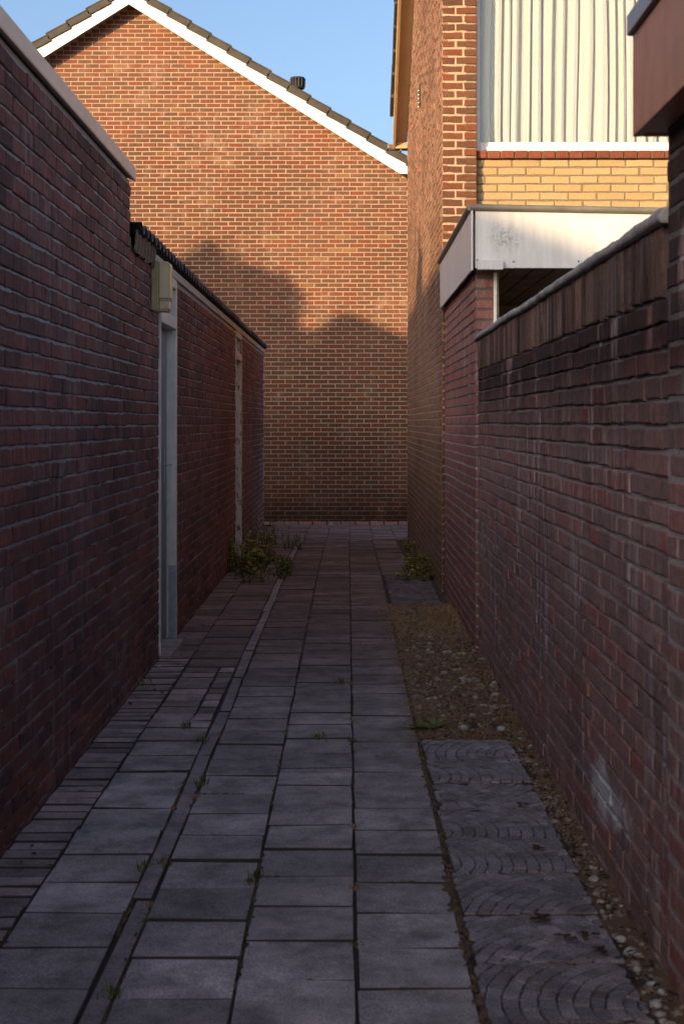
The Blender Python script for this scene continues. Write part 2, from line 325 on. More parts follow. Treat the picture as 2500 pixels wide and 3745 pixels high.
# ------------------------------------------------------------------ brickwork
def brick_geom(w, h, rg, depth=0.045, jit=0.0016, ch=0.004, rich=True, proud=0.0):
    """front looks to -y, centred on x,z"""
    a, b = w / 2, h / 2
    if rich and w > 0.12:
        pts = [(-a, -b), (-a * .35, -b), (a * .3, -b), (a, -b), (a, b), (a * .35, b), (-a * .3, b), (-a, b)]
    else:
        pts = [(-a, -b), (a, -b), (a, b), (-a, b)]
    pts = [(x + rg.uniform(-jit, jit), z + rg.uniform(-jit, jit)) for x, z in pts]
    n = len(pts); y0 = -proud + rg.uniform(-jit, jit) * 0.8
    ty, tx = rg.uniform(-.006, .006), rg.uniform(-.012, .012)
    v = [(x, depth, z) for x, z in pts] + [(x, y0 + ch * .8 + tx * x + ty * z, z) for x, z in pts]
    for x, z in pts:
        k = ch * rg.uniform(.5, 1.2)
        v.append((x - math.copysign(min(k, a * .5), x), y0 + tx * x + ty * z, z - math.copysign(min(k, b * .5), z)))
    f = []
    for q in (0, n):
        f += [(q + i, q + (i + 1) % n, q + n + (i + 1) % n, q + n + i) for i in range(n)]
    f.append(tuple(range(2 * n, 3 * n)))
    return v, f

def project(p):
    if p.y < 0.3: return None
    return VX + p.x / p.y * FPX, VY - (p.z - EYE) / p.y * FPX

def lay(x0, x1, z0, z1, course, mod, joint, openings=(), xlim=None, phase=0.0, rg=rng, wob=0.0015, first=0, wave=0.0025):
    out = []; i = 0; z = z0
    while z + course <= z1 + 1e-4:
        za, zb = z + joint / 2, z + course - joint / 2
        lo, hi = (x0, x1) if xlim is None else xlim(zb)
        lo, hi = max(lo, x0), min(hi, x1)
        off = x0 - mod + ((i + first) % 2) * mod / 2 + phase + rg.uniform(-.006, .006)
        x = off
        while x < hi:
            jw = rg.uniform(-.0025, .0025)
            segs = [(max(x + joint / 2 + jw, lo), min(x + mod - joint / 2 + rg.uniform(-.002, .002), hi))]
            for (ox0, ox1, oz0, oz1) in openings:
                if zb > oz0 + .005 and za < oz1 - .005:
                    ns = []
                    for a, b in segs:
                        if b <= ox0 or a >= ox1: ns.append((a, b)); continue
                        if a < ox0: ns.append((a, ox0))
                        if b > ox1: ns.append((ox1, b))
                    segs = ns
            for a, b in segs:
                if b - a > 0.025:
                    out.append(((a + b) / 2, (za + zb) / 2 + rg.uniform(-wob, wob) + wave * mnoise.noise(Vector((a * 1.3, i * .9, x0))), b - a, zb - za))
            x += mod
        z += course; i += 1
    return out

def brick_field(wall, bricks, mat, w_full, h_full, limit, rg, rich=True, jit=0.0016, proud=0.0, ch=0.004, rmap=None, nvar=14, name='brick', tilt=1.0):
    """the largest-showing whole bricks become objects, the rest one stuff mesh; both children of wall"""
    mw = wall.matrix_world
    scored = []
    for i, (x, z, bw, bh) in enumerate(bricks):
        if abs(bw - w_full) > 0.008 or abs(bh - h_full) > 0.004: continue
        p = mw @ Vector((x, 0, z)); q = project(p)
        if q is None or not (-20 < q[0] < 2520 and -20 < q[1] < 3765): continue
        nrm = (mw.to_3x3() @ Vector((0, -1, 0))); vdir = (Vector((0, 0, EYE)) - p)
        c = nrm.dot(vdir.normalized())
        if c <= 0: continue
        scored.append((c / vdir.length_squared, i))
    scored.sort(reverse=True)
    chosen = {i for _, i in scored[:limit]}
    var = []
    for k in range(nvar):
        v, f = brick_geom(w_full, h_full, rg, rich=rich, jit=jit, proud=proud, ch=ch)
        m = MB(); m.add(v, f, (k + .5) / nvar); var.append(m.mesh(name, mat))
    st = MB()
    for i, (x, z, bw, bh) in enumerate(bricks):
        if i in chosen:
            o = link(name, rg.choice(var), wall, (x, rg.uniform(-.0012, .0012) * tilt, z), (0, rg.uniform(-.006, .006), rg.uniform(-.008, .008) * tilt))
            o.scale = (bw / w_full, 1, 1)
        else:
            v, f = brick_geom(bw, bh, rg, rich=rich, jit=jit, proud=proud, ch=ch)
            r = rg.random() if rmap is None else rmap(x, z, rg)
            st.add([(a + x, b, c + z) for a, b, c in v], f, r)
    if st.v:
        me = bpy.data.meshes.new('brickwork'); me.from_pydata(st.v, [], st.f)
        a = me.attributes.new('rnd', 'FLOAT', 'POINT'); a.data.foreach_set('value', np.array(st.r, dtype=np.float32))
        me.materials.append(mat)
        tag(link('brickwork', me, wall), kind='stuff')

def wall_core(name, parent, rects, mat, loc, rz, recess=0.005, thick=0.2):
    m = MB()
    for (x0, x1, z0, z1) in rects: m.box(x0, x1, recess, thick, z0, z1)
    o = m.build(name, mat, parent, loc, (0, 0, rz))
    bpy.context.view_layer.update()
    return o

def split_left(rg):
    """one continuous bond for the whole left side, shared out between the tall and the low shed"""
    ops = [(9.31, 10.25, -1, 3), (15.68, 16.54, -1, 3)]
    lo = lay(-1.6, 21.0, .01 - .067 * 3, 2.385, .067, .2265, JT, ops, phase=.05, wob=.002, rg=rg)
    n = round((2.385 - (.01 - .067 * 3)) // .067)
    z1 = .01 - .067 * 3 + n * .067
    hi = lay(-1.6, 8.1, z1, 2.72, .067, .2265, JT, phase=.05, wob=.002, rg=rg, first=n)
    tall = [(x - 2.0, z, w_, h_) for x, z, w_, h_ in lo if x < 8.1] + [(x - 2.0, z, w_, h_) for x, z, w_, h_ in hi]
    low_ = [(x - 8.1, z, w_, h_) for x, z, w_, h_ in lo if x >= 8.1]
    return tall, low_

def gz(y):
    """the alley falls a little towards its far end"""
    return 0.0 if y < 14.5 else -0.15 * min(1.0, (y - 14.5) / 9.0) * (1.0 if y < 40 else 1.0)

LX = -1.145      # left wall face
# ------------------------------------------------------------------ ground
m = MB()
ys = [-300, -20, 0, 3, 6, 9, 12, 14.5, 16, 18, 20, 22, 23.5, 60, 300]
for i, y in enumerate(ys):
    for x in (-300, -20, -1.3, 1.0, 20, 300): m.v.append((x, y, gz(y) - 0.016)); m.r.append(.5)
for i in range(len(ys) - 1):
    for j in range(5):
        a = i * 6 + j; m.f.append((a, a + 1, a + 7, a + 6))
ground = tag(m.build('ground', M['soil']), kind='structure')

path = MB(); N = 40
for i in range(N + 1):
    y = 1.6 + (23.5 - 1.6) * i / N
    for x in (LX - .12, .8): path.v.append((x, y, gz(y) - 0.010)); path.r.append(.5)
path.f = [(2 * i, 2 * i + 1, 2 * i + 3, 2 * i + 2) for i in range(N)]
path = tag(path.build('alley_path', M['joint_sand']), kind='structure')
strip = MB(); nx, ny = 10, 90                     # uneven bare earth between the slabs and the right wall
for i in range(ny + 1):
    for j in range(nx + 1):
        x, y = .318 + (.835 - .318) * j / nx, 1.8 + 10.3 * i / ny
        strip.v.append((x, y, -.009 + .006 * mnoise.noise(Vector((x * 9, y * 6, 4))) + .004 * mnoise.noise(Vector((x * 25, y * 21, 1))) + (.004 if j == nx else 0))); strip.r.append(.5)
strip.f = [(i * (nx + 1) + j, i * (nx + 1) + j + 1, (i + 1) * (nx + 1) + j + 1, (i + 1) * (nx + 1) + j) for i in range(ny) for j in range(nx)]
tag(strip.build('bare_earth', M['soil'], smooth=True), kind='structure')

def slab_vars(n, w, l, mat, h=0.05, jit=0.0035, bev=0.004, name='paving_slab'):
    res = []
    for k in range(n):
        m = MB(); a, b = w / 2, l / 2; j = lambda: rng.uniform(-jit, jit)
        c = [(-a + j(), -b + j()), (a + j(), -b + j()), (a + j(), b + j()), (-a + j(), b + j())]
        m.add([(x, y, -h) for x, y in c] + [(x, y, j() * .4) for x, y in c], [(0, 3, 2, 1), (4, 5, 6, 7), (0, 1, 5, 4), (1, 2, 6, 5), (2, 3, 7, 6), (3, 0, 4, 7)])
        me = m.mesh(name, mat, bevel=bev, seg=1); me.materials.append(M['joint_sand'])     # soil-stained edges
        for p in me.polygons: p.material_index = 0 if p.normal.z > .9 else 1
        res.append(me)
    return res
SV = slab_vars(8, 0.2990, 0.2950, M['slab'])
SVO = slab_vars(8, 0.2990, 0.2950, M['slab_old'])
PV = slab_vars(8, 0.192, 0.092, M['paver'], name='paving_brick', bev=0.004)
PVW = slab_vars(6, 0.191, 0.166, M['paver'], name='paving_brick', bev=0.004)
PVS = slab_vars(4, 0.091, 0.166, M['paver'], name='paving_brick', bev=0.004)
KV = slab_vars(5, 0.061, 0.99, M['kerb'], name='kerb_stone', bev=0.004)
joints = []      # (x0,y0,x1,y1) for moss
def put(name, var, x, y, dz=0.0, rz=0.0, tilt=.010):
    s = -math.atan2(gz(y - .3) - gz(y + .3), .6)
    return link(name, rng.choice(var), path, (x, y, gz(y) + dz + rng.uniform(-.0035, .0035)), (s + rng.uniform(-tilt, tilt), rng.uniform(-tilt, tilt), rz + rng.uniform(-.012, .012)))
YEND = 19.9
for ci, (xa, xb) in enumerate(((-.58, -.284), (-.2815, .022), (.0245, .318))):
    y = 1.7 + (0.0, .13, .07)[ci]
    while y < YEND:
        old = False
        o = put('paving_slab', SVO if old else SV, (xa + xb) / 2, y + .15); o.scale = ((xb - xa - .001) / .299, 1, 1)
        joints.append((xa + .01, y, xb - .01, y)); y += .301
y = 1.75
while y < YEND:                                   # the fourth column, left of the kerb
    if 7.45 < y + .15 < 8.95:
        y += .301; continue
    old = y > 8.9
    put('paving_slab', SVO if old else SV, -.798, y + .15); joints.append((-.94, y, -.65, y)); y += .303
yy = 7.36
while yy < 8.86:                                  # patched with clinker bricks
    put('paving_brick', PVW, -.845, yy + .088); put('paving_brick', PVS, -.697, yy + .088)
    joints.append((-.94, yy, -.65, yy)); yy += .18
y = 1.7
while y < 9.2:                                    # edging of bricks along the wall
    put('paving_brick', PV, -1.047, y + .05); y += .1012
while y < YEND - .3:
    o = put('paving_slab', SVO, -1.047, y + .15); o.scale = (.65, 1, 1); y += .301
y = 1.6
while y < YEND:
    put('kerb_stone', KV, -.6125, y + .5, tilt=.003, dz=.002); y += 1.0
x = LX - .02
while x < .8:                                     # cross course and apron before the end house
    for r in range(12):
        o = put('paving_slab', SVO, x + .15, YEND + .22 + r * .301, dz=.006)
    x += .301
kx = LX + .0
while kx < .75:
    o = link('kerb_stone', rng.choice(KV), path, (kx + .5, YEND + .02, gz(YEND) + .004), (0, 0, R(90))); kx += 1.0

# patterned cast tiles: concentric rings of small setts in each
def fan_tile(seed, mat='fan_tile'):
    rg = random.Random(seed); m = MB(); a = .2
    m.box(-a, a, -a, a, -.045, -.006)
    cx, cy = rg.choice([(-a * 1.7, -a * 1.3), (a * .4, -a * 1.9), (a * 1.5, -a * 1.5), (-a * .6, -a * 1.6)])
    r = .018; ring = 0
    def cl(p): return (max(-a + .003, min(a - .003, p[0])), max(-a + .003, min(a - .003, p[1])))
    while r < .86:
        dr = rg.uniform(.034, .046); n = max(3, int(2 * math.pi * r / .056)); ph = rg.random() * 6.28
        for i in range(n):
            t0 = ph + 2 * math.pi * i / n; t1 = ph + 2 * math.pi * (i + 1) / n
            g = .0026 / max(r, .02); tm = (t0 + t1) / 2
            j = lambda: rg.uniform(-.0022, .0022)
            raw = [(r + .0016, t0 + g), (r + .0016, tm), (r + .0016, t1 - g), (r + dr - .0016, t1 - g), (r + dr - .0016, tm), (r + dr - .0016, t0 + g)]
            o = [(cx + q * math.cos(u) + j(), cy + q * math.sin(u) + j()) for q, u in raw]
            c0 = (sum(p[0] for p in o) / 6, sum(p[1] for p in o) / 6)
            if not (-a - .01 < c0[0] < a + .01 and -a - .01 < c0[1] < a + .01): continue
            o = [cl(p) for p in o]; c0 = (sum(p[0] for p in o) / 6, sum(p[1] for p in o) / 6)
            h = rg.uniform(-.0015, .0025)
            ins = [(p[0] + (c0[0] - p[0]) * .09, p[1] + (c0[1] - p[1]) * .09) for p in o]
            v = [(p[0], p[1], -.007) for p in o] + [(p[0], p[1], h) for p in ins]
            m.add(v, [(k, (k + 1) % 6, (k + 1) % 6 + 6, k + 6) for k in range(6)] + [tuple(range(6, 12))], rg.random())
        r += dr; ring += 1
    me = bpy.data.meshes.new('patterned_tile'); me.from_pydata(m.v, [], m.f); me.materials.append(M[mat]); me.materials.append(M['groove'])
    at = me.attributes.new('rnd', 'FLOAT', 'POINT'); at.data.foreach_set('value', np.array(m.r, dtype=np.float32))
    for p in me.polygons[:6]: p.material_index = 1
    return me
FT = [fan_tile(k) for k in range(7)]; FTD = [fan_tile(k, 'fan_dirty') for k in range(4)]
y = 6.88
k = 0
while y > 1.9:
    link('patterned_tile', FT[k % 7], path, (.532 + rng.uniform(-.004, .004), y - .2, .004 + rng.uniform(-.003, .003)),
         (rng.uniform(-.006, .006), rng.uniform(-.008, .008), R(rng.choice([0, 90, -90])) + .03)).scale = (1.0, 1.0, 1)
    y -= .404; k += 1
y = 12.0; k = 2
while y < 14.3:
    link('patterned_tile', FTD[k % 4], path, (.545, y + .2, gz(y + .2) + .006 + rng.uniform(-.004, .004)), (rng.uniform(-.015, .015), rng.uniform(-.02, .02), R(90 * (k % 3)) + rng.uniform(-.03, .05)))
    k += 1; y += .404
while y < YEND - .3:
    put('paving_slab', SVO, .475, y + .15, tilt=.014); y += .303

# ------------------------------------------------------------------ tall shed on the left
JT = .0110
TALL_B, LOW_B = split_left(rng)
shed = thing('tall_brick_shed', (LX, 2.0, 0), 'tall dark brick shed wall with pale metal roof trim, left side of alley', 'shed')
wc = wall_core('wall', shed, [(-3.6, 6.10, -.1, 2.715)], M['mortar_left'], (0, 0, 0), R(90), recess=.008, thick=.22)
bl = TALL_B
brick_field(wc, bl, M['brick_left'], .2265 - JT, .067 - JT, 300, rng, jit=.003)
mm = MB(); mm.box(-4.5, -.22, -3.6, 6.1, -.1, 2.70); mm.build('shed_body', M['plaster'], shed)
B('roof', M['bitumen'], shed, -4.5, -.02, -3.6, 6.09, 2.702, 2.735)
for k, (ya, yb) in enumerate(((-3.6, -1.1), (-1.097, 1.62), (1.623, 4.37), (4.373, 6.118))):
    m = MB(); m.prism([(-.03, 2.735), (.022, 2.715), (.024, 2.722), (.022, 2.788), (.008, 2.794), (-.12, 2.786), (-.12, 2.75)], ya, yb, 'y')
    m.build('roof_trim', M['alu_trim'], shed, bevel=.002)

# ------------------------------------------------------------------ low shed with corrugated roof
low = thing('low_brick_shed', (LX, 8.1, 0), 'long low brick shed with black corrugated roof and two doors', 'shed')
LL = 21.0 - 8.1
D1, D2 = (9.31 - 8.1, 10.25 - 8.1), (15.68 - 8.1, 16.54 - 8.1)
TOP = 2.385
wc = wall_core('wall', low, [(0.001, D1[0], -.2, TOP), (D1[1], D2[0], -.2, TOP), (D2[1], LL, -.2, TOP)], M['mortar_left'], (0, 0, 0), R(90), recess=.008)
bl = LOW_B
brick_field(wc, bl, M['brick_left'], .2265 - JT, .067 - JT, 300, rng, jit=.003)
wc2 = wall_core('end_wall', low, [(0.001, 3.0, -.2, TOP)], M['mortar_left'], (0, LL, 0), R(180), recess=.0045)
brick_field(wc2, lay(0.001, 3.0, .01 - .067 * 3, TOP, .067, .2265, JT), M['brick_left'], .2265 - JT, .067 - JT, 0, rng)
mm = MB(); mm.box(-3.2, -.45, .01, LL - .21, -.1, TOP); mm.build('shed_body', M['dark_void'], low)
# wall plate
B('wall_plate', M['peeling'], low, -.10, .012, .95, LL, TOP + .001, TOP + .052, .004)
# corrugated sheets
PER, AMP = .177, .0255
def sheet(nw, ylen):
    m = MB(); n = nw * 10
    for side in (0, 1):
        for ix, x in enumerate((-3.3, -1.2, .0, .052)):
            for i in range(n + 1):
                y = i / n * nw * PER
                zz = AMP * math.cos(2 * math.pi * y / PER) - side * .008 + rng.uniform(-.0012, .0012) + .03 * (-x)
                m.v.append((x, y, zz)); m.r.append(.5)
    W = n + 1
    for side in (0, 1):
        o = side * 4 * W
        for a in range(3):
            for i in range(n):
                q = (o + a * W + i, o + a * W + i + 1, o + (a + 1) * W + i + 1, o + (a + 1) * W + i)
                m.f.append(q if side == 0 else q[::-1])
    for i in range(n): m.f.append((3 * W + i, 3 * W + i + 1, 7 * W + i + 1, 7 * W + i))
    for a in range(3):
        for e in (0, n): m.f.append((a * W + e, (a + 1) * W + e, (4 + a + 1) * W + e, (4 + a) * W + e))
    return m.mesh('roof_sheet', M['corrugated'], smooth=True)
SH = [sheet(6, 0) for _ in range(4)]
y = .03; k = 0
while y + 6 * PER < LL + .3:
    link('roof_sheet', SH[k % 4], low, (rng.uniform(-.006, .006), y, TOP + .093 - .010 * y / LL + rng.uniform(-.003, .003)), (rng.uniform(-.002, .002), rng.uniform(-.006, .006), rng.uniform(-.004, .004)))
    y += 6 * PER; k += 1
# dark flashing strip hanging under the eave beside the tall shed
m = MB(); n = 40
for side in (0, 1):
    for i in range(n + 1):
        y = .02 + .86 * i / n; xx = .014 + .008 * math.sin(i * 1.05) - side * .004
        for zz in (TOP + .075, TOP - .035 + .004 * math.sin(i * .7) - (.012 if i % 13 > 8 else 0)):
            m.v.append((xx + (.012 if zz > TOP else 0), y, zz)); m.r.append(.5)
for side in (0, 1):
    o = side * (n + 1) * 2
    for i in range(n): m.f.append((o + 2 * i, o + 2 * i + 1, o + 2 * i + 3, o + 2 * i + 2))
H2 = (n + 1) * 2
for i in range(n): m.f.append((2 * i + 1, 2 * i + 3, H2 + 2 * i + 3, H2 + 2 * i + 1))
m.build('eave_flashing', M['corrugated'], low)

def door_set(y0, y1, mat, leafmat, zbar, ztop, g):
    fw = .067
    fr = MB(); fr.box(-.13, .006, y0, y0 + fw, g, ztop)
    fo = fr.build('door_frame', mat, low, bevel=.003)
    j = MB(); j.box(-.13, .006, y1 - fw, y1, g, ztop); j.build('jamb', mat, fo, bevel=.003)
    j = MB(); j.box(-.13, .012, y0 + fw, y1 - fw, zbar, zbar + .075); j.build('transom_bar', mat, fo, bevel=.004)
    j = MB(); j.box(-.13, .010, y0 + fw, y1 - fw, ztop - .06, ztop); j.build('head', mat, fo, bevel=.003)
    p = MB(); p.box(-.09, -.06, y0 + fw, y1 - fw, zbar + .075, ztop - .06); p.build('transom_panel', leafmat, low, bevel=0)
    d = MB(); d.box(-.10, -.056, y0 + fw + .003, y1 - fw - .003, g + .012, zbar - .004)
    do = d.build('door', leafmat, low, bevel=.003)
    return fo, do
fo, do = door_set(D1[0], D1[1], M['frame_paint'], M['door_paint'], 2.052, TOP - .005, .0)
h = MB(); yb = D1[1] - .22
h.box(-.057, -.051, yb - .02, yb + .02, 1.04, 1.26); h.build('handle_plate', M['steel'], do, bevel=.003)
h = MB(); h.tube((-.052, yb, 1.16), (-.008, yb, 1.16), .009); h.tube((-.012, yb + .008, 1.16), (-.012, yb - .115, 1.163), .0085)
h.build('handle', M['steel'], do, smooth=False)
B('kick_strip', M['galv'], fo, -.045, .0085, D1[1] - .0675 - .0025, D1[1] - .0675 + .0, .0, .485, 0)
s = MB()
for zz in (.05, .43): s.tube((-.012, D1[1] - .071, zz), (-.012, D1[1] - .0735, zz), .006)
s.build('screw', M['screw'], fo)
B('threshold', M['kerb'], low, -.13, .075, D1[0] - .0, D1[1] - .20, -.05, .018, .006)
fo2, do2 = door_set(D2[0], D2[1], M['peeling'], M['door_paint'], 2.09, TOP - .005, -.02)
# ragged sealant along the near edge of the first frame
m = MB()
zz = .02
while zz < 2.3:
    hh = rng.uniform(.03, .11); m.box(-.004, .008 + rng.uniform(0, .004), D1[0] - rng.uniform(.004, .012), D1[0] + .004, zz, zz + hh); zz += hh
m.build('sealant', M['frame_paint'], fo)

# ------------------------------------------------------------------ wall lamp
lamp = thing('wall_lamp', (LX, 9.0, 2.09), 'olive wall lamp with yellowed cover beside the grey door', 'lamp')
m = MB(); m.box(0, .045, -.07, .07, 0, .292); m.build('base', M['lamp_body'], lamp, bevel=.008)
m = MB(); pts = [(.046, .07), (.108, .07), (.112, .075), (.112, .262), (.106, .278), (.094, .286), (.046, .288)]
m.prism(pts, -.062, .062, 'y'); m.build('cover', M['lamp_cover'], lamp, bevel=.006)
m = MB(); m.box(.046, .105, -.05, .05, .006, .062); m.box(.046, .112, -.06, .06, .060, .068); m.build('sensor', M['lamp_cover'], lamp, bevel=.006)
m = MB(); m.box(.02, .098, -.055, .055, -.005, .0055); m.build('foot_rim', M['lamp_body'], lamp, bevel=.002)
m = MB()
for i in range(22): m.box(.103, .1075, -.0645, -.0615, .085 + i * .008, .089 + i * .008)
m.build('cover_ribs', M['lamp_body'], lamp)

# ------------------------------------------------------------------ house closing the alley
FY = 23.6; FK = FPX / FY
house = thing('end_house', (-3.33, FY, -.15), 'brick gable house with white bargeboards closing the end of the alley', 'house')
SL = .626
AP = 7.82 + .15          # height of the underside of the bargeboards at the apex, above the house base
def xlim(z):
    d = (AP + .06 - z) / SL; return -d, d
HW = 4.55
m = MB(); m.prism([(-HW, 0), (HW, 0), (HW, AP + .1 - SL * HW), (0, AP + .1), (-HW, AP + .1 - SL * HW)], .0022, .25, 'y')
wc = m.build('wall', M['mortar_far'], house); bpy.context.view_layer.update()
bl = lay(-HW, HW, .02, AP + .05, .0676, .2205, .0140, xlim=xlim, phase=.09, wob=.0012)
brick_field(wc, bl, M['brick_far'], .2205 - .0140, .0676 - .0140, 300, rng, rich=False, jit=.0018, ch=.003, proud=.002, tilt=.25)
m = MB(); m.prism([(-HW, .0), (HW, .0), (HW, AP + .1 - SL * HW), (0, AP + .1), (-HW, AP + .1 - SL * HW)], .26, 8.0, 'y'); m.build('house_body', M['plaster'], house)
OV = .26                 # the verge stands out this far from the wall
ang = math.atan(SL)
for s in (-1, 1):
    L = 5.02
    xe = s * L * math.cos(ang)
    ze = AP - L * math.sin(ang)
    m = MB(); bw = .21
    m.prism([(0, AP), (0, AP + bw), (xe, ze + bw), (xe, ze + .075), (xe - s * .12, ze + .075)], -OV, -OV + .03, 'y')
    m.build('bargeboard', M['white_paint'], house, bevel=.002, seg=1)
    m = MB(); m.prism([(0, AP + .10), (0, AP + .13), (xe, ze + .13), (xe, ze + .10)], -OV + .031, 0.02, 'y'); m.build('soffit', M['white_paint'], house)
    m = MB(); m.prism([(0, AP + bw + .002), (0, AP + bw + .06), (xe, ze + bw + .06), (xe, ze + bw + .002)], -OV + .04, 8.0, 'y')
    roof = m.build('roof', M['roof_tile'], house)
    # verge tiles, each lapping over the one below
    st = .358; n = 15
    for i in range(n):
        a = i * st; dx, dz = math.cos(ang), -math.sin(ang)
        tm = MB(); tl = st + .03
        tm.box(0, tl, -.05, .55, .012, .035); tm.box(0, tl, -.05, -.022, -.085, .012)
        me = tm.mesh('roof_tile', M['roof_tile'], bevel=.006, seg=1)
        px, pz = s * a * dx, AP + bw + .062 + a * dz
        o = link('roof_tile', me, roof, (px, -OV + .02, pz), (0, 0, 0))
        o.rotation_euler = (0, (ang - .07) if s > 0 else (math.pi - (ang - .07)), 0) if s > 0 else (0, -(ang - .07), 0)
        if s < 0:
            o.scale = (-1, 1, 1)
# row of loose plinth bricks at the foot
x = -1.0 + 3.33 - .3
pvs = []
for k in range(4):
    v_, f_ = brick_geom(.205, .055, rng, depth=.09, jit=.005, ch=.006); q = MB(); q.add(v_, f_, k / 4); pvs.append(q.mesh('plinth_brick', M['brick_right']))
while x < 4.25:
    link('plinth_brick', rng.choice(pvs), wc, (x, -.03 + rng.uniform(-.008, .008), .032), (0, rng.uniform(-.02, .02), rng.uniform(-.03, .03))); x += .219
# roof vent
vx = -.80 + 3.33
v = MB(); zb = 6.80 + .15; VYY = 1.0
vent = MB(); vent.tube((vx, VYY, zb - .6), (vx, VYY, zb + .02), .06, n=16)
vo = vent.build('vent_pipe', M['vent_plastic'], roof)
v.tube((vx, VYY, zb), (vx, VYY, zb + .03), .108, .115, n=20); v.tube((vx, VYY, zb + .15), (vx, VYY, zb + .18), .125, .112, n=20); v.tube((vx, VYY, zb + .03), (vx, VYY, zb + .15), .098, n=16)
for i in range(14):
    t_ = 2 * math.pi * i / 14
    v.tube((vx + .108 * math.cos(t_), VYY + .108 * math.sin(t_), zb + .02), (vx + .116 * math.cos(t_), VYY + .116 * math.sin(t_), zb + .16), .012, n=6)
v.build('vent_cap', M['vent_plastic'], vo)
vo.rotation_euler = (0, 0, 0)

# ------------------------------------------------------------------ corner house on the right
FX = .797
CY0, CY1 = 12.87, 20.3
ch = thing('corner_house', (FX, CY0, 0), 'tall sunlit brick house with beige soffit beside the alley', 'house')
LEN = CY1 - CY0
EZ = 5.12; RY = 16.45 - CY0
def roofz(yl):    # underside of the roof along the flank, local y
    return EZ + SL * (LEN + .1 - yl) if yl > RY else EZ + SL * (LEN + .1 - RY) - .55 * (RY - yl)
def xl2(z):
    # local wall x runs to -Y from the far end: x = LEN - yl
    a = 0.0; b = LEN
    if z > EZ + .05:
        a = (z - EZ) / SL - .05
        nz = roofz(0)
        if z > nz: b = LEN - (z - nz) / .55
    return a, b
m = MB(); rz = roofz(RY); nz = roofz(0)
m.prism([(0, -.2), (LEN, -.2), (LEN, EZ + .1), (LEN - RY, rz + .1), (0, nz + .1)][::1] if False else [(0, -.2), (LEN, -.2), (LEN, nz + .1), (LEN - RY, rz + .1), (0, EZ + .1)], .0018, .2, 'y')
wc = m.build('wall', M['mortar_flank'], ch, (0, LEN, 0), (0, 0, R(-90))); bpy.context.view_layer.update()
bl = lay(0, LEN, -.19, rz, .0690, .2205, .0125, xlim=xl2, phase=.03)
brick_field(wc, bl, M['brick_flank'], .2205 - .0125, .0690 - .0125, 220, rng, rich=True, jit=.0035, ch=.004, proud=.003, tilt=.3)
# pier at the street corner of the facade
PW = .288
wp = wall_core('pier', ch, [(.0062, PW - .004, -.1, nz)], M['mortar_pier'], (0, -.0, 0), 0, recess=.006, thick=.25)
pb = []; z = -.05; i = 0
while z < nz - .07:
    a = .166 if i % 2 else .10
    pb += [(a / 2 + .002, z + .0345, a, .054), ((a + .018 + PW) / 2, z + .0345, PW - a - .018, .054)]
    z += .0702; i += 1
brick_field(wp, pb, M['brick_pier'], .10, .054, 0, rng, jit=.003, ch=.005, proud=.004)
# yellow panel under the window, sill, window
YP = .085
YZ1 = 3.665
wy = wall_core('yellow_panel', ch, [(PW - .06, 2.9, 2.0, YZ1)], M['mortar_yellow'], (0, YP, 0), 0, recess=.006, thick=.15)
bl = lay(PW - .05, 2.9, YZ1 - .0700 * 22, YZ1 + .001, .0700, .2395, .0125, phase=.12, first=1)
brick_field(wy, bl, M['brick_yellow'], .2395 - .0125, .0700 - .0125, 60, rng, jit=.0022, ch=.005)
win = MB(); win.box(PW - .02, PW + .043, .155, .22, YZ1 + .075, 5.3); wo = win.build('window', M['white_paint'], ch, bevel=.004)
m = MB(); m.box(PW + .043, 2.9, .150, .22, YZ1 + .077, YZ1 + .125); m.build('bottom_rail', M['white_paint'], wo, bevel=.005)
m = MB(); m.box(PW + .043, 2.9, .163, .215, YZ1 + .1255, YZ1 + .158); m.build('glazing_bead', M['white_paint'], wo, bevel=.006)
m = MB(); m.box(PW - .02, 2.9, .155, .22, 5.301, 5.38); m.build('window_head', M['white_paint'], wo, bevel=.004)
m = MB(); m.box(PW + .0435, 2.9, .188, .194, YZ1 + .158, 5.30); m.build('pane', M['glass'], wo)
x = PW - .015; k = 0
SBV = []
for k in range(5):
    m = MB(); m.add([(0, YP - .035, 0), (.104, YP - .035, rng.uniform(-.002, .002)), (.104, .16, .012), (0, .16, .012), (0, YP - .035, .066), (.104, YP - .035, .066), (.104, .16, .078), (0, .16, .078)],
                    [(0, 3, 2, 1), (4, 5, 6, 7), (0, 1, 5, 4), (1, 2, 6, 5), (2, 3, 7, 6), (3, 0, 4, 7)], k / 5)
    SBV.append(m.mesh('sill_brick', M['brick_sill'], bevel=.004, seg=1))
while x < 2.85:
    link('sill_brick', rng.choice(SBV), wo, (x, rng.uniform(-.003, .003), YZ1 + .002 + rng.uniform(-.001, .001)), (0, rng.uniform(-.01, .01), 0)); x += .1155
B('sill_bed', M['mortar_yellow'], wo, PW - .01, 2.9, YP - .02, .158, YZ1 + .004, YZ1 + .062, 0)
# room behind the curtain
m = MB(); m.box(PW, 2.9, 1.4, 1.45, 2.2, 5.4); m.box(PW - .03, PW - .005, .225, 1.4, 2.2, 5.4); m.box(PW, 2.9, .24, 1.4, YZ1 - .2, YZ1 - .05); m.build('room_lining', M['dark_void'], ch)
m = MB(); m.box(2.901, 5.0, YP, .3, -.1, nz); m.box(PW - .03, 5.0, .10, .3, 5.385, nz + .05); m.build('facade', M['brick_flank'], ch)
m = MB(); m.prism([(.31, 0), (LEN, 0), (LEN, EZ), (RY, rz), (.31, nz)], .21, .24, 'x'); m.build('inner_leaf', M['plaster'], ch)
m = MB(); m.box(.21, 5, LEN - .2, LEN, -.2, EZ + .05); m.build('rear_wall', M['brick_flank'], ch)
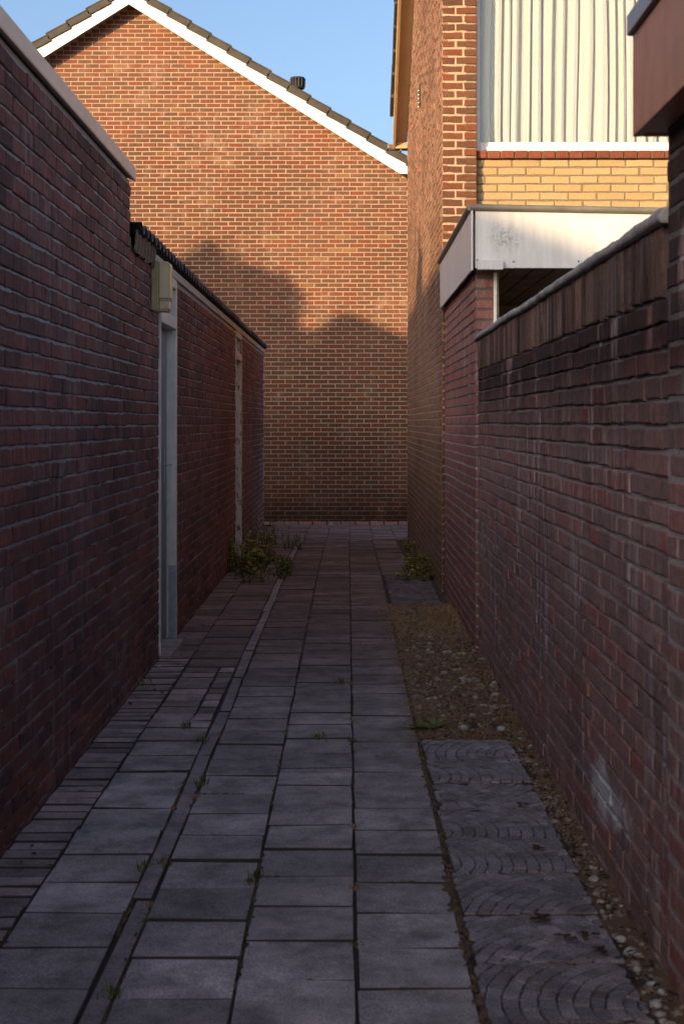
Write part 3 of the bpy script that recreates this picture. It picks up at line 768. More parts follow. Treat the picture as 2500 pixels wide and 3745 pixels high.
# curtain: hangs by itself
cur = MB(); n = 520; xs = [PW + .05 + 2.2 * i / n for i in range(n + 1)]
folds = []; crg = random.Random(31); xx_ = PW
while xx_ < PW + 2.4:
    wl = crg.choice([.07, .085, .095, .105, .125]) * crg.uniform(.9, 1.1); folds.append((xx_, wl, crg.uniform(.52, .8), crg.uniform(.6, 1.25), crg.uniform(-.3, .3), crg.random() * 6)); xx_ += wl
def cy(x, t):
    for (a, wl, wd, dp, sk, ph) in folds:
        if a <= x < a + wl: break
    wd = wd + .06 * math.sin(2.2 * t + ph); f = (x - a) / wl
    if f < wd: s = 1 - .22 * abs(2 * f / wd - 1 + sk) ** 2 + .06 * math.sin(f * 14 + ph)
    else:
        q = (f - wd) / (1 - wd); s = 1 - .25 - 1.3 * dp * math.sin(math.pi * q) ** .7
    return .285 - .045 * s + .004 * math.sin(5 * t + ph)
rows = 10
for r_ in range(rows + 1):
    t_ = r_ / rows
    for x in xs: cur.v.append((x + .004 * math.sin(4 * t_ + x * 9), cy(x + .014 * math.sin(1.7 * t_ + x * 2.5), t_), YZ1 + .10 + t_ * 1.55)); cur.r.append(.5)
W = n + 1
cur.f = [(r_ * W + i, r_ * W + i + 1, (r_ + 1) * W + i + 1, (r_ + 1) * W + i) for r_ in range(rows) for i in range(n)]
co = cur.build('net_curtain', M['curtain'], None, (FX, CY0, 0), smooth=True)
tag(co, 'white pleated curtain hanging behind the upstairs window', 'curtain')
# verge: soffit, board, tiles, gutter
def slope_box(name, mat, x0, x1, dz0, dz1, y0, y1, parent):
    m = MB(); m.prism([(y0, roofz(y0) + dz0), (y1, roofz(y1) + dz0), (y1, roofz(y1) + dz1), (y0, roofz(y0) + dz1)], x0, x1, 'x')
    return m.build(name, mat, parent, bevel=.003, seg=1)
for (ya, yb) in ((RY, LEN + .12), (-.25, RY - .001)):
    slope_box('soffit', M['beige_paint'], -.155, -.001, .06, .085, ya, yb, ch)
    slope_box('bargeboard', M['beige_paint'], -.192, -.156, -.02, .20, ya, yb, ch)
    rf = slope_box('roof', M['roof_tile'], -.18, 5.0, .205, .25, ya, yb, ch)
    yy = min(ya, yb) + .0
    while yy + .34 < max(ya, yb) + .05:
        tm = MB(); zl0, zl1 = roofz(yy) + .26, roofz(yy + .36) + .26
        lift = .03
        q0, q1 = (zl0, zl1 + lift) if ya >= RY else (zl0 + lift, zl1)
        tm.prism([(yy, q0 - .10 - rng.uniform(0, .02)), (yy + .36, q1 - .10), (yy + .36, q1 + .03), (yy, q0 + .03)], -.232 + rng.uniform(-.008, .008), -.193, 'x')
        tm.prism([(yy, q0), (yy + .36, q1), (yy + .36, q1 + .03), (yy, q0 + .03)], -.192, .4, 'x')
        tm.build('roof_tile', M['roof_tile'], rf, bevel=.006, seg=1); yy += .335
m = MB(); m.box(-.157, -.0, LEN + .09, LEN + .125, EZ - .03, EZ + .05); m.build('soffit_end', M['beige_paint'], ch, bevel=.003)
gut = MB(); n = 10; gy, gzz = LEN + .20, EZ + .02
for i in range(n):
    a0, a1 = math.pi + math.pi * i / n, math.pi + math.pi * (i + 1) / n
    gut.add([(-.24, gy + .065 * math.cos(a0), gzz + .065 * math.sin(a0)), (-.24, gy + .065 * math.cos(a1), gzz + .065 * math.sin(a1)), (4, gy + .065 * math.cos(a1), gzz + .065 * math.sin(a1)), (4, gy + .065 * math.cos(a0), gzz + .065 * math.sin(a0))], [(0, 1, 2, 3)])
gut.prism([(gy + .066 * math.cos(math.pi + math.pi * i / 8), gzz + .066 * math.sin(math.pi + math.pi * i / 8)) for i in range(9)], -.243, -.235, 'x')
go = gut.build('gutter', M['gutter'], ch)
m = MB(); m.tube((-.24, gy - .066, gzz + .004), (4, gy - .066, gzz + .004), .009); m.build('gutter_bead', M['gutter'], go)
m = MB(); m.box(-.10, -.075, gy - .075, gy + .07, gzz - .078, gzz - .066); m.box(-.10, -.075, gy - .078, gy - .068, gzz - .078, gzz + .07); m.build('gutter_bracket', M['gutter'], go)
m = MB(); m.box(-.26, -.243, gy - .03, gy + .03, gzz - .035, gzz + .025); m.build('gutter_end_stop', M['gutter'], go, bevel=.004)
# louvred vent in the flank
vy = .797 * FPX / (1537 - VX) - CY0
m = MB(); m.box(-.012, .004, vy - .13, vy + .13, 4.73, 4.95); vz = 4.735
vb = m.build('wall_vent', M['vent_plastic'], ch, (0, 0, .17), bevel=.002)
m = MB()
for i in range(5): m.box(-.022, -.0125, vy + .115 , vy + .13, vz + i * .044, vz + .012 + i * .044)
m.build('louvre', M['white_paint'], vb)

# ------------------------------------------------------------------ lean-to with white fascia
lt = thing('lean_to_shelter', (.815, 9.75, 0), 'lean-to shelter with dull white fascia panels behind the garden wall', 'shelter')
LEN2 = 12.86 - 9.75
wc = wall_core('wall', lt, [(0.001, LEN2 - .001, -.1, 2.42)], M['mortar_right'], (0, LEN2, 0), R(-90), recess=.004, thick=.11)
bl = lay(0, LEN2, -.064, 2.43, .0672, .2205, .0125, phase=.1)
brick_field(wc, bl, M['brick_leanto'], .2205 - .0125, .0672 - .0125, 300, rng, jit=.002, proud=.001)
we = wall_core('pier', lt, [(.0045, .1115, -.1, 2.42)], M['mortar_right'], (0, 0, 0), 0, recess=-.0005, thick=.10)
pb = [(.056, -.064 + .0672 * i + .0336, .109, .052) for i in range(37)]
brick_field(we, pb, M['brick_leanto'], .109, .052, 40, rng, jit=.003, ch=.005, proud=.006)
m = MB(); m.box(-.040, -.028, -.15, LEN2 - .02, 2.39, 2.765); m.build('side_fascia', M['fascia_sheet'], lt, bevel=.0015, seg=1)
m = MB(); m.box(-.027, -.004, -.10, LEN2 - .02, 2.425, 2.75); m.build('side_batten', M['dark_wood'], lt)
ff = MB(); ff.add([(-.012, -.13, 2.406), (2.6, -.13, 2.406), (2.6, -.118, 2.406), (-.012, -.118, 2.406), (-.012, -.13, 2.770), (2.6, -.13, 2.722), (2.6, -.118, 2.722), (-.012, -.118, 2.770)],
                  [(0, 3, 2, 1), (4, 5, 6, 7), (0, 1, 5, 4), (1, 2, 6, 5), (2, 3, 7, 6), (3, 0, 4, 7)])
fo = ff.build('front_fascia', M['fascia_front'], lt, bevel=.0015, seg=1)
for (px, py) in ((1745, 950), (1877, 956), (2115, 955), (2360, 953)):
    Yl = 9.62; sx = (px - VX) / FPX * Yl - .815; sz = EYE + (VY - py) / FPX * Yl
    m = MB(); m.tube((sx, -.1302, sz), (sx, -.1345, sz), .0075, .005, n=10); m.tube((sx, -.1346, sz), (sx, -.1352, sz), .003, n=6); m.build('screw', M['screw'], fo)
m = MB(); m.tube((-.045, -.14, 2.788), (2.6, -.14, 2.738), .021, n=16); m.build('front_roof_roll', M['pipe'], lt, smooth=False)
m = MB(); m.tube((.655, -.14, 2.7765), (.690, -.14, 2.7758), .0235, n=16); m.build('roll_joint', M['pipe'], lt)
m = MB(); m.tube((-.047, -.14, 2.788), (-.047, LEN2 - .03, 2.782), .021, n=16); m.build('side_roof_roll', M['pipe'], lt)
m = MB(); m.box(-.03, 2.6, -.12, LEN2 + .05, 2.755, 2.768); m.build('roof', M['bitumen'], lt)
m = MB(); m.box(0, .158, -.185, -.1302, 2.392, 2.453); m.build('fascia_block', M['fascia_sheet'], lt, bevel=.003)
m = MB(); m.box(.1125, .132, -.03, .02, 1.7, 2.39); m.build('corner_batten', M['frame_paint'], lt, bevel=.002)
m = MB(); zz = 1.75
while zz < 2.38:
    hh = rng.uniform(.06, .16); w0, w1 = rng.uniform(.008, .026), rng.uniform(.008, .026)
    m.add([(.133, -.012, zz), (.133 + w0, -.012, zz), (.133 + w1, -.012, zz + hh), (.133, -.012, zz + hh), (.133, .004, zz), (.133 + w0, .004, zz), (.133 + w1, .004, zz + hh), (.133, .004, zz + hh)],
          [(0, 1, 2, 3), (4, 7, 6, 5), (0, 4, 5, 1), (1, 5, 6, 2), (2, 6, 7, 3), (3, 7, 4, 0)]); zz += hh + .002
m.build('split_batten', M['torn_wood'], lt)
for i in range(19):
    B('ceiling_board', M['dark_wood'], lt, .11 + i * .135, .11 + i * .135 + .124, -.10, LEN2 + .03, 2.412 + rng.uniform(0, .003), 2.428, .003)
m = MB(); m.box(2.6, 2.68, -.1, LEN2, -.1, 2.7); m.box(.11, 2.6, LEN2 - .06, LEN2, -.1, 2.41); m.build('inner_wall', M['dark_void'], lt)

# ------------------------------------------------------------------ garden wall
GX = .83
gw = thing('garden_wall', (GX, 3.97, 0), 'weathered garden wall with upright capping bricks and lumpy mortar coping', 'garden wall')
LEN3 = 9.75 - 3.97
ST0, ST1 = 1.764, 1.962
wc = wall_core('wall', gw, [(0.0, LEN3 - .002, -.1, ST1)], M['mortar_right'], (0, LEN3, 0), R(-90), recess=.009, thick=.21)
bl = lay(0, LEN3, ST0 - .0676 * 27, ST0 + .001, .0676, .2205, .0125, phase=.06, wob=.002)
brick_field(wc, bl, M['brick_right'], .2205 - .0125, .0676 - .0125, 300, rng, jit=.003)
so = [(.031 + i * .0622, (ST0 + ST1) / 2 + rng.uniform(-.003, .003), .0525, ST1 - ST0 - .012) for i in range(int(LEN3 / .0622))]
brick_field(wc, so, M['brick_soldier'], .0525, ST1 - ST0 - .012, 120, rng, rich=False, jit=.004, proud=.004, name='capping_brick')
# coping in cracked lengths
cuts = [0, .62, 1.25, 2.3, 2.75, 3.1, 3.7, 4.6, LEN3]
for a, b in zip(cuts[:-1], cuts[1:]):
    m = MB(); n = max(8, int((b - a) / .018)); prof = [(-.018, -.004), (-.024, .008), (-.020, .022), (-.006, .034), (.05, .042), (.11, .044), (.2, .03), (.222, .008), (.21, -.004)]
    dz0 = rng.uniform(-.004, .004)
    for i in range(n + 1):
        y = a + .003 + (b - a - .006) * i / n
        for (px, pz) in prof:
            q = mnoise.noise(Vector((px * 40, y * 9, pz * 40))) * .0035 + mnoise.noise(Vector((px * 70 + 5, y * 32, 3))) * .003
            e = -.004 if i in (0, n) else 0
            m.v.append((px - q, LEN3 - y, ST1 + pz * (1 + .15 * mnoise.noise(Vector((y * 2.3, 1, 1)))) + (q if pz > 0 else q * .8) + dz0 + e)); m.r.append(.5)
    k = len(prof)
    m.f = [(i * k + j, i * k + j + 1, (i + 1) * k + j + 1, (i + 1) * k + j) for i in range(n) for j in range(k - 1)] + [tuple(range(k)), tuple(n * k + j for j in range(k - 1, -1, -1))]
    m.f += [(i * k, (i + 1) * k, (i + 1) * k + k - 1, i * k + k - 1) for i in range(n)]
    m.build('coping', M['coping'], gw, smooth=True)

# ------------------------------------------------------------------ near shed on the right
ns = thing('near_brick_shed', (.828, 3.97, 0), 'near brick shed corner with brown overhanging roof fascia', 'shed')
wc = wall_core('wall', ns, [(0.0, 5.6, -.1, 2.30)], M['mortar_right'], (0, 0, 0), R(-90), recess=.0035, thick=.21)
bl = lay(0, 5.6, -.09, 2.31, .0690, .2205, .0145, phase=.02)
brick_field(wc, bl, M['brick_right'], .2205 - .0145, .0690 - .0145, 60, rng, jit=.0024)
w2 = wall_core('end_wall', ns, [(.21, 2.6, -.1, 2.30)], M['mortar_right'], (2.81, -.002, 0), R(180), recess=.004, thick=.2)
brick_field(w2, lay(0, 2.6, -.09, 2.31, .0690, .2205, .0145), M['brick_right'], .2205 - .0145, .0690 - .0145, 0, rng)
m = MB(); m.box(-.074, -.05, -5.65, .08, 2.191, 2.46); m.build('side_fascia', M['brown_fascia'], ns, bevel=.003)
m = MB(); m.box(-.0495, 2.8, .056, .08, 2.191, 2.46); m.build('end_fascia', M['brown_fascia'], ns, bevel=.003)
m = MB(); m.box(-.0495, .2, -5.6, .0555, 2.197, 2.21); m.box(.2, 2.8, .004, .0555, 2.197, 2.21); m.build('soffit', M['brown_fascia'], ns)
m = MB(); m.box(-.088, -.03, -5.65, .094, 2.4605, 2.515); m.box(-.03, 2.8, .05, .094, 2.4605, 2.515); m.build('edge_trim', M['dark_trim'], ns, bevel=.004)
m = MB(); m.box(-.03, 2.8, -5.6, .05, 2.465, 2.49); m.build('roof', M['bitumen'], ns)

# ------------------------------------------------------------------ row houses behind the left sheds (outside the frame; they throw the evening shadow)
def row_house(name, y0, y1, ridge, chims, label):
    o = thing(name, (-12, (y0 + y1) / 2, 0), label, 'house'); h = (y1 - y0) / 2
    m = MB(); m.prism([(-4, 0), (4, 0), (4, ridge - 2.65), (0, ridge - .15), (-4, ridge - 2.65)], -h, h, 'y'); wl = m.build('wall', M['brick_flank'], o)
    for s in (-1, 1):
        m = MB(); m.prism([(0, ridge), (s * 4.3, ridge - 2.69), (s * 4.3, ridge - 2.82), (0, ridge - .13)], -h - .1, h + .1, 'y'); rf = m.build('roof', M['roof_tile'], o, bevel=.004)
    for i in range(4):
        for zz in (.9, 3.4):
            yy = -h + (i + .5) * (2 * h / 4)
            m = MB(); m.box(3.99, 4.03, yy - .7, yy + .7, zz, zz + 1.4); f = m.build('window', M['white_paint'], o, bevel=.005)
            m = MB(); m.box(4.03, 4.034, yy - .62, yy + .62, zz + .08, zz + 1.32); m.build('pane', M['glass'], f)
    for (xx, yy, wx, wy, zt, pot) in chims:
        m = MB(); m.box(xx + 12 - wx / 2, xx + 12 + wx / 2, yy - (y0 + y1) / 2 - wy / 2, yy - (y0 + y1) / 2 + wy / 2, ridge - .9, zt)
        c = m.build('chimney', M['brick_flank'], rf, bevel=.01)
        if pot:
            m = MB(); m.tube((xx + 12, yy - (y0 + y1) / 2, zt - .02), (xx + 12, yy - (y0 + y1) / 2, zt + pot), .13, .10); m.build('chimney_pot', M['roof_tile'], c)
row_house('row_house', -14, 6.43, 7.98, [(-12, -1.3, .6, .5, 8.35, .35)], 'brick row house with slim chimney pot standing out behind the sheds')
row_house('row_house', 6.55, 13.0, 7.44, [(-12.0, 10.9, .5, .5, 7.7, 0)], 'lower brick row house with short chimney standing behind the sheds')

# leafy tree added out of view, crown shaped to shadow the end gable
tree = thing('shadow_tree', (-12.95, 7.6, 0), 'unseen leafy tree added to cast the shadow on the end gable', 'tree')
m = MB(); m.tube((0, 0, 0), (.05, 0, 4), .17, .12); m.tube((.05, 0, 4), (0, .05, 7.4), .12, .05)
for k in range(7):
    a = k * 2.4; m.tube((.03, .02, 5.6 + k * .25), (.7 * math.cos(a), .7 * math.sin(a), 6.6 + k * .25), .04, .012, 6)
m.build('trunk', M['stem'], tree)
trg = random.Random(77); cm = MB()
for (cx_, cy_, cz_, ax, ay, az_, nn) in ((-.1, 0, 7.72, .70, .7, .72, 3200), (.30, 0, 7.74, .42, .5, .66, 2000), (-.65, 0, 7.2, .75, .7, .95, 2600), (.42, .1, 7.0, .45, .5, .75, 1200), (.1, .0, 6.4, .95, .9, .9, 1500), (.95, .1, 6.6, .4, .4, .38, 500)):
    subs = [Vector((trg.gauss(0, 1), trg.gauss(0, 1), trg.gauss(0, 1))).normalized() * trg.uniform(.2, 1.05) for _ in range(60)]
    for k in range(nn):
        v_ = trg.choice(subs) + Vector((trg.gauss(0, 1), trg.gauss(0, 1), trg.gauss(0, 1))) * .16
        p_ = Vector((cx_ + v_.x * ax, cy_ + v_.y * ay, cz_ + v_.z * az_)); dd = Vector((trg.gauss(0, 1), trg.gauss(0, 1), trg.gauss(0, .6)))
        sd_ = dd.orthogonal().normalized() * .06; dd = dd.normalized() * .18
        cm.add([p_, p_ + dd * .5 + sd_, p_ + dd, p_ + dd * .5 - sd_], [(0, 1, 2, 3)], trg.random())
tag(cm.build('crown', M['leaf'], tree), kind='stuff')

# ------------------------------------------------------------------ small things on the ground
def leaf(m, p, d, up, L, Wd, rg):
    """folded leaf, six faces"""
    d = d.normalized(); s = d.cross(up)
    if s.length < 1e-3: s = Vector((1, 0, 0))
    s.normalize(); n = s.cross(d)
    dro = -.25 * L
    v = [p, p + d * L * .35 + s * Wd * .5 + n * .1 * Wd, p + d * L * .75 + s * Wd * .35 + n * dro * .3, p + d * L + n * dro * .5, p + d * L * .75 - s * Wd * .35 + n * dro * .3, p + d * L * .35 - s * Wd * .5 + n * .1 * Wd, p + d * L * .4]
    m.add(v, [(0, 1, 6), (1, 2, 6), (2, 3, 6), (3, 4, 6), (4, 5, 6), (5, 0, 6)], rg.random())

def weed(name, loc, label, cat, nst, spread, h, L, Wd, mat, seed, nl=9, lean=(0, 0), group=None):
    rg = random.Random(seed); o = thing(name, loc, label, cat, group)
    sm, lm = MB(), MB()
    for k in range(nst):
        a = rg.random() * 6.28; rr = math.sqrt(rg.random())
        b = Vector((spread[0] * rr * math.cos(a), spread[1] * rr * math.sin(a), -.01))
        hh = h * rg.uniform(.45, 1.0) * (1.1 - .5 * rr)
        tip = b + Vector((rg.uniform(-.3, .3) * hh + lean[0] * hh, rg.uniform(-.3, .3) * hh + lean[1] * hh, hh))
        mid = (b + tip) / 2 + Vector((rg.uniform(-.02, .02), rg.uniform(-.02, .02), .05 * hh))
        sm.tube(b, mid, .0035, .0028, 5, False); sm.tube(mid, tip, .0028, .0012, 5, False)
        for i in range(nl):
            t_ = (i + .6) / nl; p = b.lerp(mid, t_ * 2) if t_ < .5 else mid.lerp(tip, t_ * 2 - 1)
            az = rg.random() * 6.28
            leaf(lm, p, Vector((math.cos(az), math.sin(az), rg.uniform(-.1, .7))), Vector((0, 0, 1)), L * rg.uniform(.5, 1.15), Wd * rg.uniform(.6, 1.1), rg)
    tag(sm.build('stem', M['stem'], o), kind='stuff')
    tag(lm.build('foliage', mat, o), kind='stuff')
    return o
weed('leafy_weed', (LX + .13, 15.0, gz(15.0)), 'tall leafy green weed clump in front of the peeling door', 'weed', 44, (.17, .85), .40, .085, .05, M['leaf_bright'], 3, 9, (.12, 0))
weed('leafy_weed', (LX + .20, 15.9, gz(15.9)), 'upright yellow green weed leaning on the peeling door post', 'weed', 26, (.17, .35), .55, .09, .055, M['leaf_bright'], 13, 9, (.1, 0))
weed('leafy_weed', (LX + .24, 19.0, gz(19.0)), 'thin dark weed at the far corner of the low shed', 'weed', 18, (.2, .4), .42, .07, .03, M['leaf'], 4, 9, (.1, 0))
weed('leafy_weed', (-.62, 18.3, gz(18.3)), 'small bushy weed growing from the far kerb joint', 'weed', 22, (.16, .5), .26, .05, .022, M['leaf'], 5, 9)
weed('creeping_weed', (-.85, 15.0, gz(15.0)), 'low creeping weeds spreading across slabs below the peeling door', 'weed', 130, (.28, 1.4), .13, .055, .028, M['leaf'], 6, 8)
weed('creeping_weed', (-.60, 14.6, gz(14.6)), 'ragged weed growing in kerb joint beside creeping weeds', 'weed', 40, (.06, .9), .18, .05, .022, M['leaf'], 16, 8)
weed('bushy_weed', (.70, 14.7, gz(14.7)), 'round yellow green bush growing against the right wall', 'weed', 60, (.15, .7), .26, .05, .04, M['leaf_bright'], 7, 9, (-.1, 0))
weed('bushy_weed', (.60, 14.0, gz(14)), 'low yellow green weed spreading on patterned tiles', 'weed', 20, (.14, .25), .10, .05, .035, M['leaf_bright'], 17, 8, (-.1, 0))
weed('bushy_weed', (.73, 18.0, gz(18.0)), 'small green weed at the foot of the far right wall', 'weed', 14, (.07, .3), .18, .05, .03, M['leaf_bright'], 8, 8)
# rosette
rg = random.Random(9); o = thing('rosette_weed', (.40, 7.22, -.005), 'flat dark green rosette weed beside the patterned tile edge', 'weed'); lm = MB()
for k in range(3):
    c = Vector((rg.uniform(-.06, .06), rg.uniform(-.05, .05), 0))
    for i in range(12):
        a = 6.28 * i / 12 + rg.uniform(-.2, .2); leaf(lm, c, Vector((math.cos(a), math.sin(a), rg.uniform(.15, .6))), Vector((0, 0, 1)), rg.uniform(.06, .11), rg.uniform(.02, .032), rg)
tag(lm.build('foliage', M['leaf'], o), kind='stuff')
def tuft(loc, label, seed, nb=40, h=.07, sp=.035, mat='dry_grass', group=None):
    rg = random.Random(seed); m = MB()
    for i in range(nb):
        a = rg.random() * 6.28; b = Vector((rg.gauss(0, sp * .5), rg.gauss(0, sp), -.008)); hh = h * rg.uniform(.4, 1)
        d = Vector((math.cos(a) * .5, math.sin(a) * .5, 1)); s = Vector((-math.sin(a), math.cos(a), 0)) * .0022
        t1 = b + d * hh * .6; t2 = t1 + Vector((math.cos(a) * .6, math.sin(a) * .6, .4)) * hh * .5
        m.add([b - s, b + s, t1 + s * .7, t1 - s * .7, t2], [(0, 1, 2, 3), (3, 2, 4)], rg.random())
    o = m.build('grass_tuft', M[mat], None, loc); return tag(o, label, 'grass', group)
G1 = 'grass tufts in the paving joints'
for i, (px, py) in enumerate(((740, 2710), (600, 3160), (525, 3175), (735, 2870), (410, 3640), (1170, 2700), (930, 3215), (680, 2660), (1245, 2500))):
    Y = EYE * FPX / (py - VY); tuft(((px - VX) / FPX * Y, Y, 0), 'short green brown grass tuft growing from a paving joint', 50 + i, 34, .05 if py > 3000 else .06, .03, 'leaf', G1)
trg = random.Random(5)
for i in range(26):
    X_ = trg.choice([-.282, .023, -.582, -.645, .324, -.949]); Y_ = trg.uniform(4.2, 13.5)
    tuft((X_, Y_, gz(Y_)), 'short green brown grass tuft growing from a paving joint', 120 + i, trg.randint(26, 40), trg.uniform(.02, .045), trg.uniform(.008, .018), trg.choice(['leaf', 'dry_grass']), G1)
tuft((LX + .02, 8.35, 0), 'tiny green weed at the foot of the wall by the doorstep', 80, 30, .09, .05, 'leaf')

# moss and dirt filling the joints
rg = random.Random(21); m = MB()
def blob(m, x, y, z, rx, ry, h, rnd):
    n = 6; a0 = rg.random() * 6
    ring = [(x + rx * rg.uniform(.6, 1.2) * math.cos(a0 + 6.283 * i / n), y + ry * rg.uniform(.6, 1.2) * math.sin(a0 + 6.283 * i / n), z - .004) for i in range(n)]
    m.add(ring + [(x + rg.uniform(-.3, .3) * rx, y + rg.uniform(-.3, .3) * ry, z + h)], [(i, (i + 1) % n, n) for i in range(n)], rnd)
for X, dens in ((-.282, 1.0), (.023, .7), (-.582, 1.3), (-.645, 1.2), (.324, 1.6), (-.949, .8)):
    y = 2.6
    while y < 19.5:
        c = mnoise.noise(Vector((X * 9, y * 1.1, 2))) + .25 * dens
        if c > .22 and rg.random() < .9:
            s = rg.uniform(.5, 1.4) * (.6 + c)
            blob(m, X + rg.gauss(0, .004), y, gz(y) + .0005, .006 * s, .026 * s, .003 * s, rg.random())
        y += rg.uniform(.012, .05)
for (x0, y0, x1, y1) in joints:
    if rg.random() < .65:
        a, b = sorted((rg.random(), rg.random()))
        x = x0 + (x1 - x0) * a
        while x < x0 + (x1 - x0) * b:
            s = rg.uniform(.5, 1.2); blob(m, x, y0 + rg.gauss(0, .003), gz(y0) + .0005, .02 * s, .004 * s, .002 * s, rg.random()); x += rg.uniform(.01, .03)
for i in range(0):   # moss patch on the slabs and a spill of debris along the patterned tiles
    y = 4.75 + rg.gauss(0, .14); blob(m, -.86 + rg.gauss(0, .06), y, .001, rg.uniform(.008, .03), rg.uniform(.008, .03), .004, rg.random())
for i in range(260):
    y = rg.uniform(2.6, 6.9); blob(m, .321 + rg.gauss(0, .007), y, .001, rg.uniform(.006, .02), rg.uniform(.01, .03), .005, rg.uniform(.4, 1))
tag(tag(m.build('joint_moss', M['moss']), 'brown and green moss filling the paving joints', 'moss'), kind='stuff')

# bare strip: gravel, dry grass
def in_strip():
    if rg.random() < .62: return rg.uniform(.33, .82), rg.uniform(7.0, 11.9)
    return rg.uniform(.745, .825), rg.uniform(2.4, 7.2)
STN = []
def stone_geom(r, rg):
    bm = bmesh.new(); bmesh.ops.create_icosphere(bm, subdivisions=1, radius=1)
    sx, sy, sz = rg.uniform(.8, 1.25), rg.uniform(.8, 1.25), rg.uniform(.5, .75)
    v = [((p.co.x * sx + rg.uniform(-.13, .13)) * r, (p.co.y * sy + rg.uniform(-.13, .13)) * r, (p.co.z * sz + rg.uniform(-.1, .1)) * r) for p in bm.verts]
    f = [tuple(q.index for q in t_.verts) for t_ in bm.faces]; bm.free(); return v, f
PG = [stone_geom(1, rg) for _ in range(12)]
m = MB()
for i in range(3000):
    x, y = in_strip(); r = min(.02, .004 + rg.expovariate(240)) * (1.25 if 7.5 < y < 10.2 else .8)
    v, f = rg.choice(PG); a = rg.random() * 6.28; c, s = math.cos(a), math.sin(a)
    m.add([(x + (p[0] * c - p[1] * s) * r, y + (p[0] * s + p[1] * c) * r, -.010 + p[2] * r + r * .35) for p in v], f, min(1, rg.random() ** 1.4))
tag(tag(m.build('gravel', M['pebble']), 'gravel and grit in the bare strip along the right wall', 'gravel'), kind='stuff')
SM = []
for k in range(8):
    v, f = stone_geom(1, rg); q = MB(); q.add(v, f); me = q.mesh('stone', M['stone'], bevel=0, smooth=True); SM.append(me)
big = [(1690, 2485, .034), (1798, 2508, .027), (1812, 2543, .034), (1770, 2580, .026), (1575, 2555, .02), (1565, 2557, .018), (1590, 2552, .02), (1695, 2662, .034), (1832, 2668, .034), (1585, 2590, .022), (1580, 2387, .026),
       (1485, 2378, .024), (1715, 2445, .02), (1735, 2552, .024), (1790, 2610, .02), (1700, 2350, .018), (1670, 2425, .018), (1545, 2430, .02), (1600, 2425, .016), (1720, 2540, .022), (1805, 2628, .016),
       (2268, 3433, .022), (2300, 3480, .024), (2330, 3490, .016), (2385, 3600, .022), (2400, 3670, .026), (2415, 3625, .018), (2415, 3705, .018), (2330, 3540, .016), (1695, 2390, .02)]
for i, (px, py, r) in enumerate(big):
    Y = EYE * FPX / (py - VY); x = (px - VX) / FPX * Y
    if x > .80: x = .80 - r
    strip = py > 3000
    o = link('stone', SM[i % 8], None, (x, Y, r * .25 - .008), (0, 0, rg.random() * 6)); o.scale = (r * .8, r * .8, r * .8)
    tag(o, 'pale stone among grit beside the patterned tiles' if strip else 'pale stone lying in the dry grass strip', 'stone', 'pale stones along the tiles' if strip else 'pale stones in the bare strip')
m = MB()
def blade(x, y, h, flat, rnd, wd=.0016):
    a = rg.random() * 6.28; d = Vector((math.cos(a), math.sin(a), 0)); s = Vector((-d.y, d.x, 0)) * wd
    b = Vector((x, y, -.010)); up = Vector((0, 0, 1))
    t1 = b + (d * flat + up * (1 - flat) * .9) * h * .55; t2 = t1 + (d * (flat + .25) - up * .15 * flat) * h * .45
    t1.z = max(t1.z, .006); t2.z = max(t2.z, .001)
    m.add([b - s, b + s, t1 + s, t1 - s, t2], [(0, 1, 2, 3), (3, 2, 4)], rnd)
for i in range(11000):
    y = rg.uniform(6.8, 12.1); x = rg.uniform(.33, .83) if rg.random() < .85 else .33 + rg.gauss(0, .035)
    dn = mnoise.noise(Vector((x * 4, y * 2.2, 0)))
    dens = 1.0 if y > 10.3 else (.55 + .9 * max(0, dn))
    if rg.random() > dens: continue
    blade(x, y, rg.uniform(.05, .12), rg.uniform(.75, 1), rg.random() * (1 if y > 10 else .75))
for i in range(900):      # standing tuft against the wall
    x, y = .70 + rg.gauss(0, .06), 11.3 + rg.gauss(0, .3); blade(min(x, .82), y, rg.uniform(.08, .2), rg.uniform(.3, .8), rg.random())
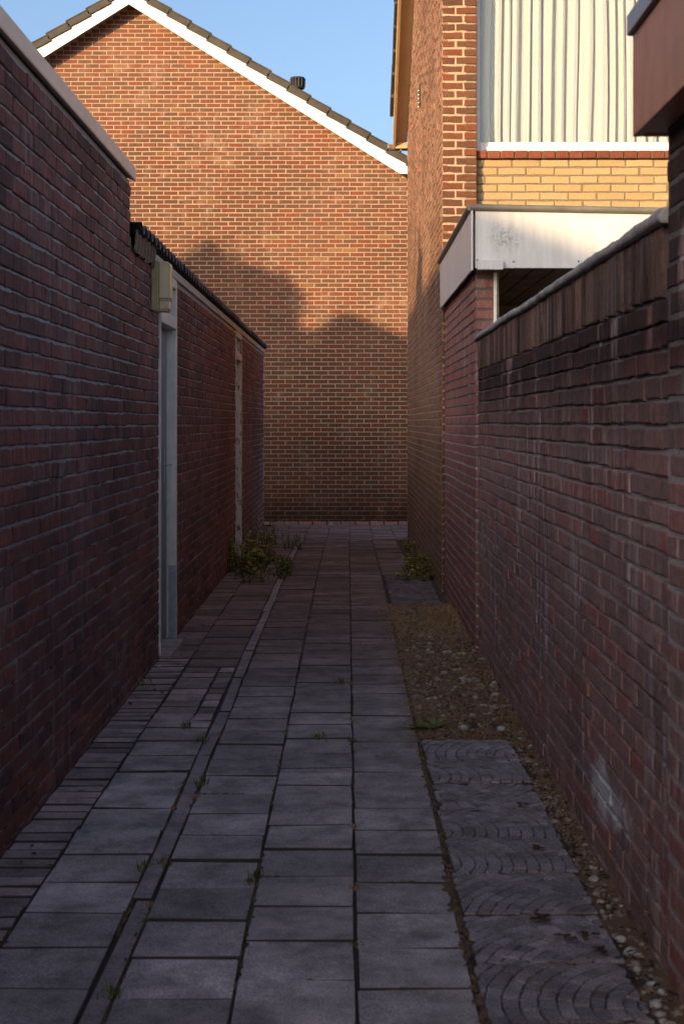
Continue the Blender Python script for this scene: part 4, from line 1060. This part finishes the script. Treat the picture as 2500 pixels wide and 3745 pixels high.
for i in range(700):
    x, y = rg.uniform(.755, .83), rg.uniform(5.2, 10.5); blade(x, y, rg.uniform(.04, .09), rg.uniform(.5, 1), rg.random() * .6)
tag(tag(m.build('dry_grass', M['dry_grass']), 'dry straw grass matted over the bare strip by the right wall', 'dry grass'), kind='stuff')
m = MB()
for i in range(420):
    t_ = rg.random()
    if t_ < .55: x, y = rg.uniform(.74, .82), rg.uniform(3, 10)
    elif t_ < .8: x, y = rg.uniform(.35, .8), rg.uniform(7.1, 10)
    else: x, y = rg.uniform(LX + .01, -.95), rg.uniform(3, 14)
    a = rg.random() * 6.28
    leaf(m, Vector((x, y, gz(y) + rg.uniform(-.004, .008))), Vector((math.cos(a), math.sin(a), rg.uniform(-.2, .5))), Vector((0, 0, 1)), rg.uniform(.015, .045), rg.uniform(.01, .022), rg)
tag(tag(m.build('leaf_litter', M['dead_leaf']), 'brown leaf scraps scattered along the wall feet', 'leaf litter'), kind='stuff')
# a few crumpled dead leaves on the patterned tiles
for i, (px, py) in enumerate(((1968, 3115), (2075, 3445), (2150, 3440), (2195, 3490), (1960, 3370), (1985, 3378), (1910, 2958))):
    Y = EYE * FPX / (py - VY); m = MB(); rr = random.Random(i + 90)
    for k in range(3): leaf(m, Vector((rr.uniform(-.012, .012), rr.uniform(-.012, .012), .008)), Vector((math.cos(k * 2.1 + i), math.sin(k * 2.1 + i), .25)), Vector((0, 0, 1)), .034, .024, rr)
    tag(m.build('dead_leaf', M['dead_leaf'], None, ((px - VX) / FPX * Y, Y, .004)), 'crumpled dark dead leaf lying on the patterned tiles', 'leaf', 'dead leaves on the tiles')
# litter: a blue-white scrap at the wall foot, a white bead on the slabs
def scrap(px, py, r, label):
    Y = EYE * FPX / (py - VY); rr = random.Random(px); m = MB(); v, f = stone_geom(r, rr); m.add(v, f)
    tag(m.build('litter_scrap', M['litter'], None, ((px - VX) / FPX * Y, Y, r * .5)), label, 'litter')
scrap(582, 2442, .014, 'pale blue paper scrap at the foot of the wall beside the doorstep'); scrap(636, 2892, .007, 'tiny white scrap lying on the slab joint by the kerb')
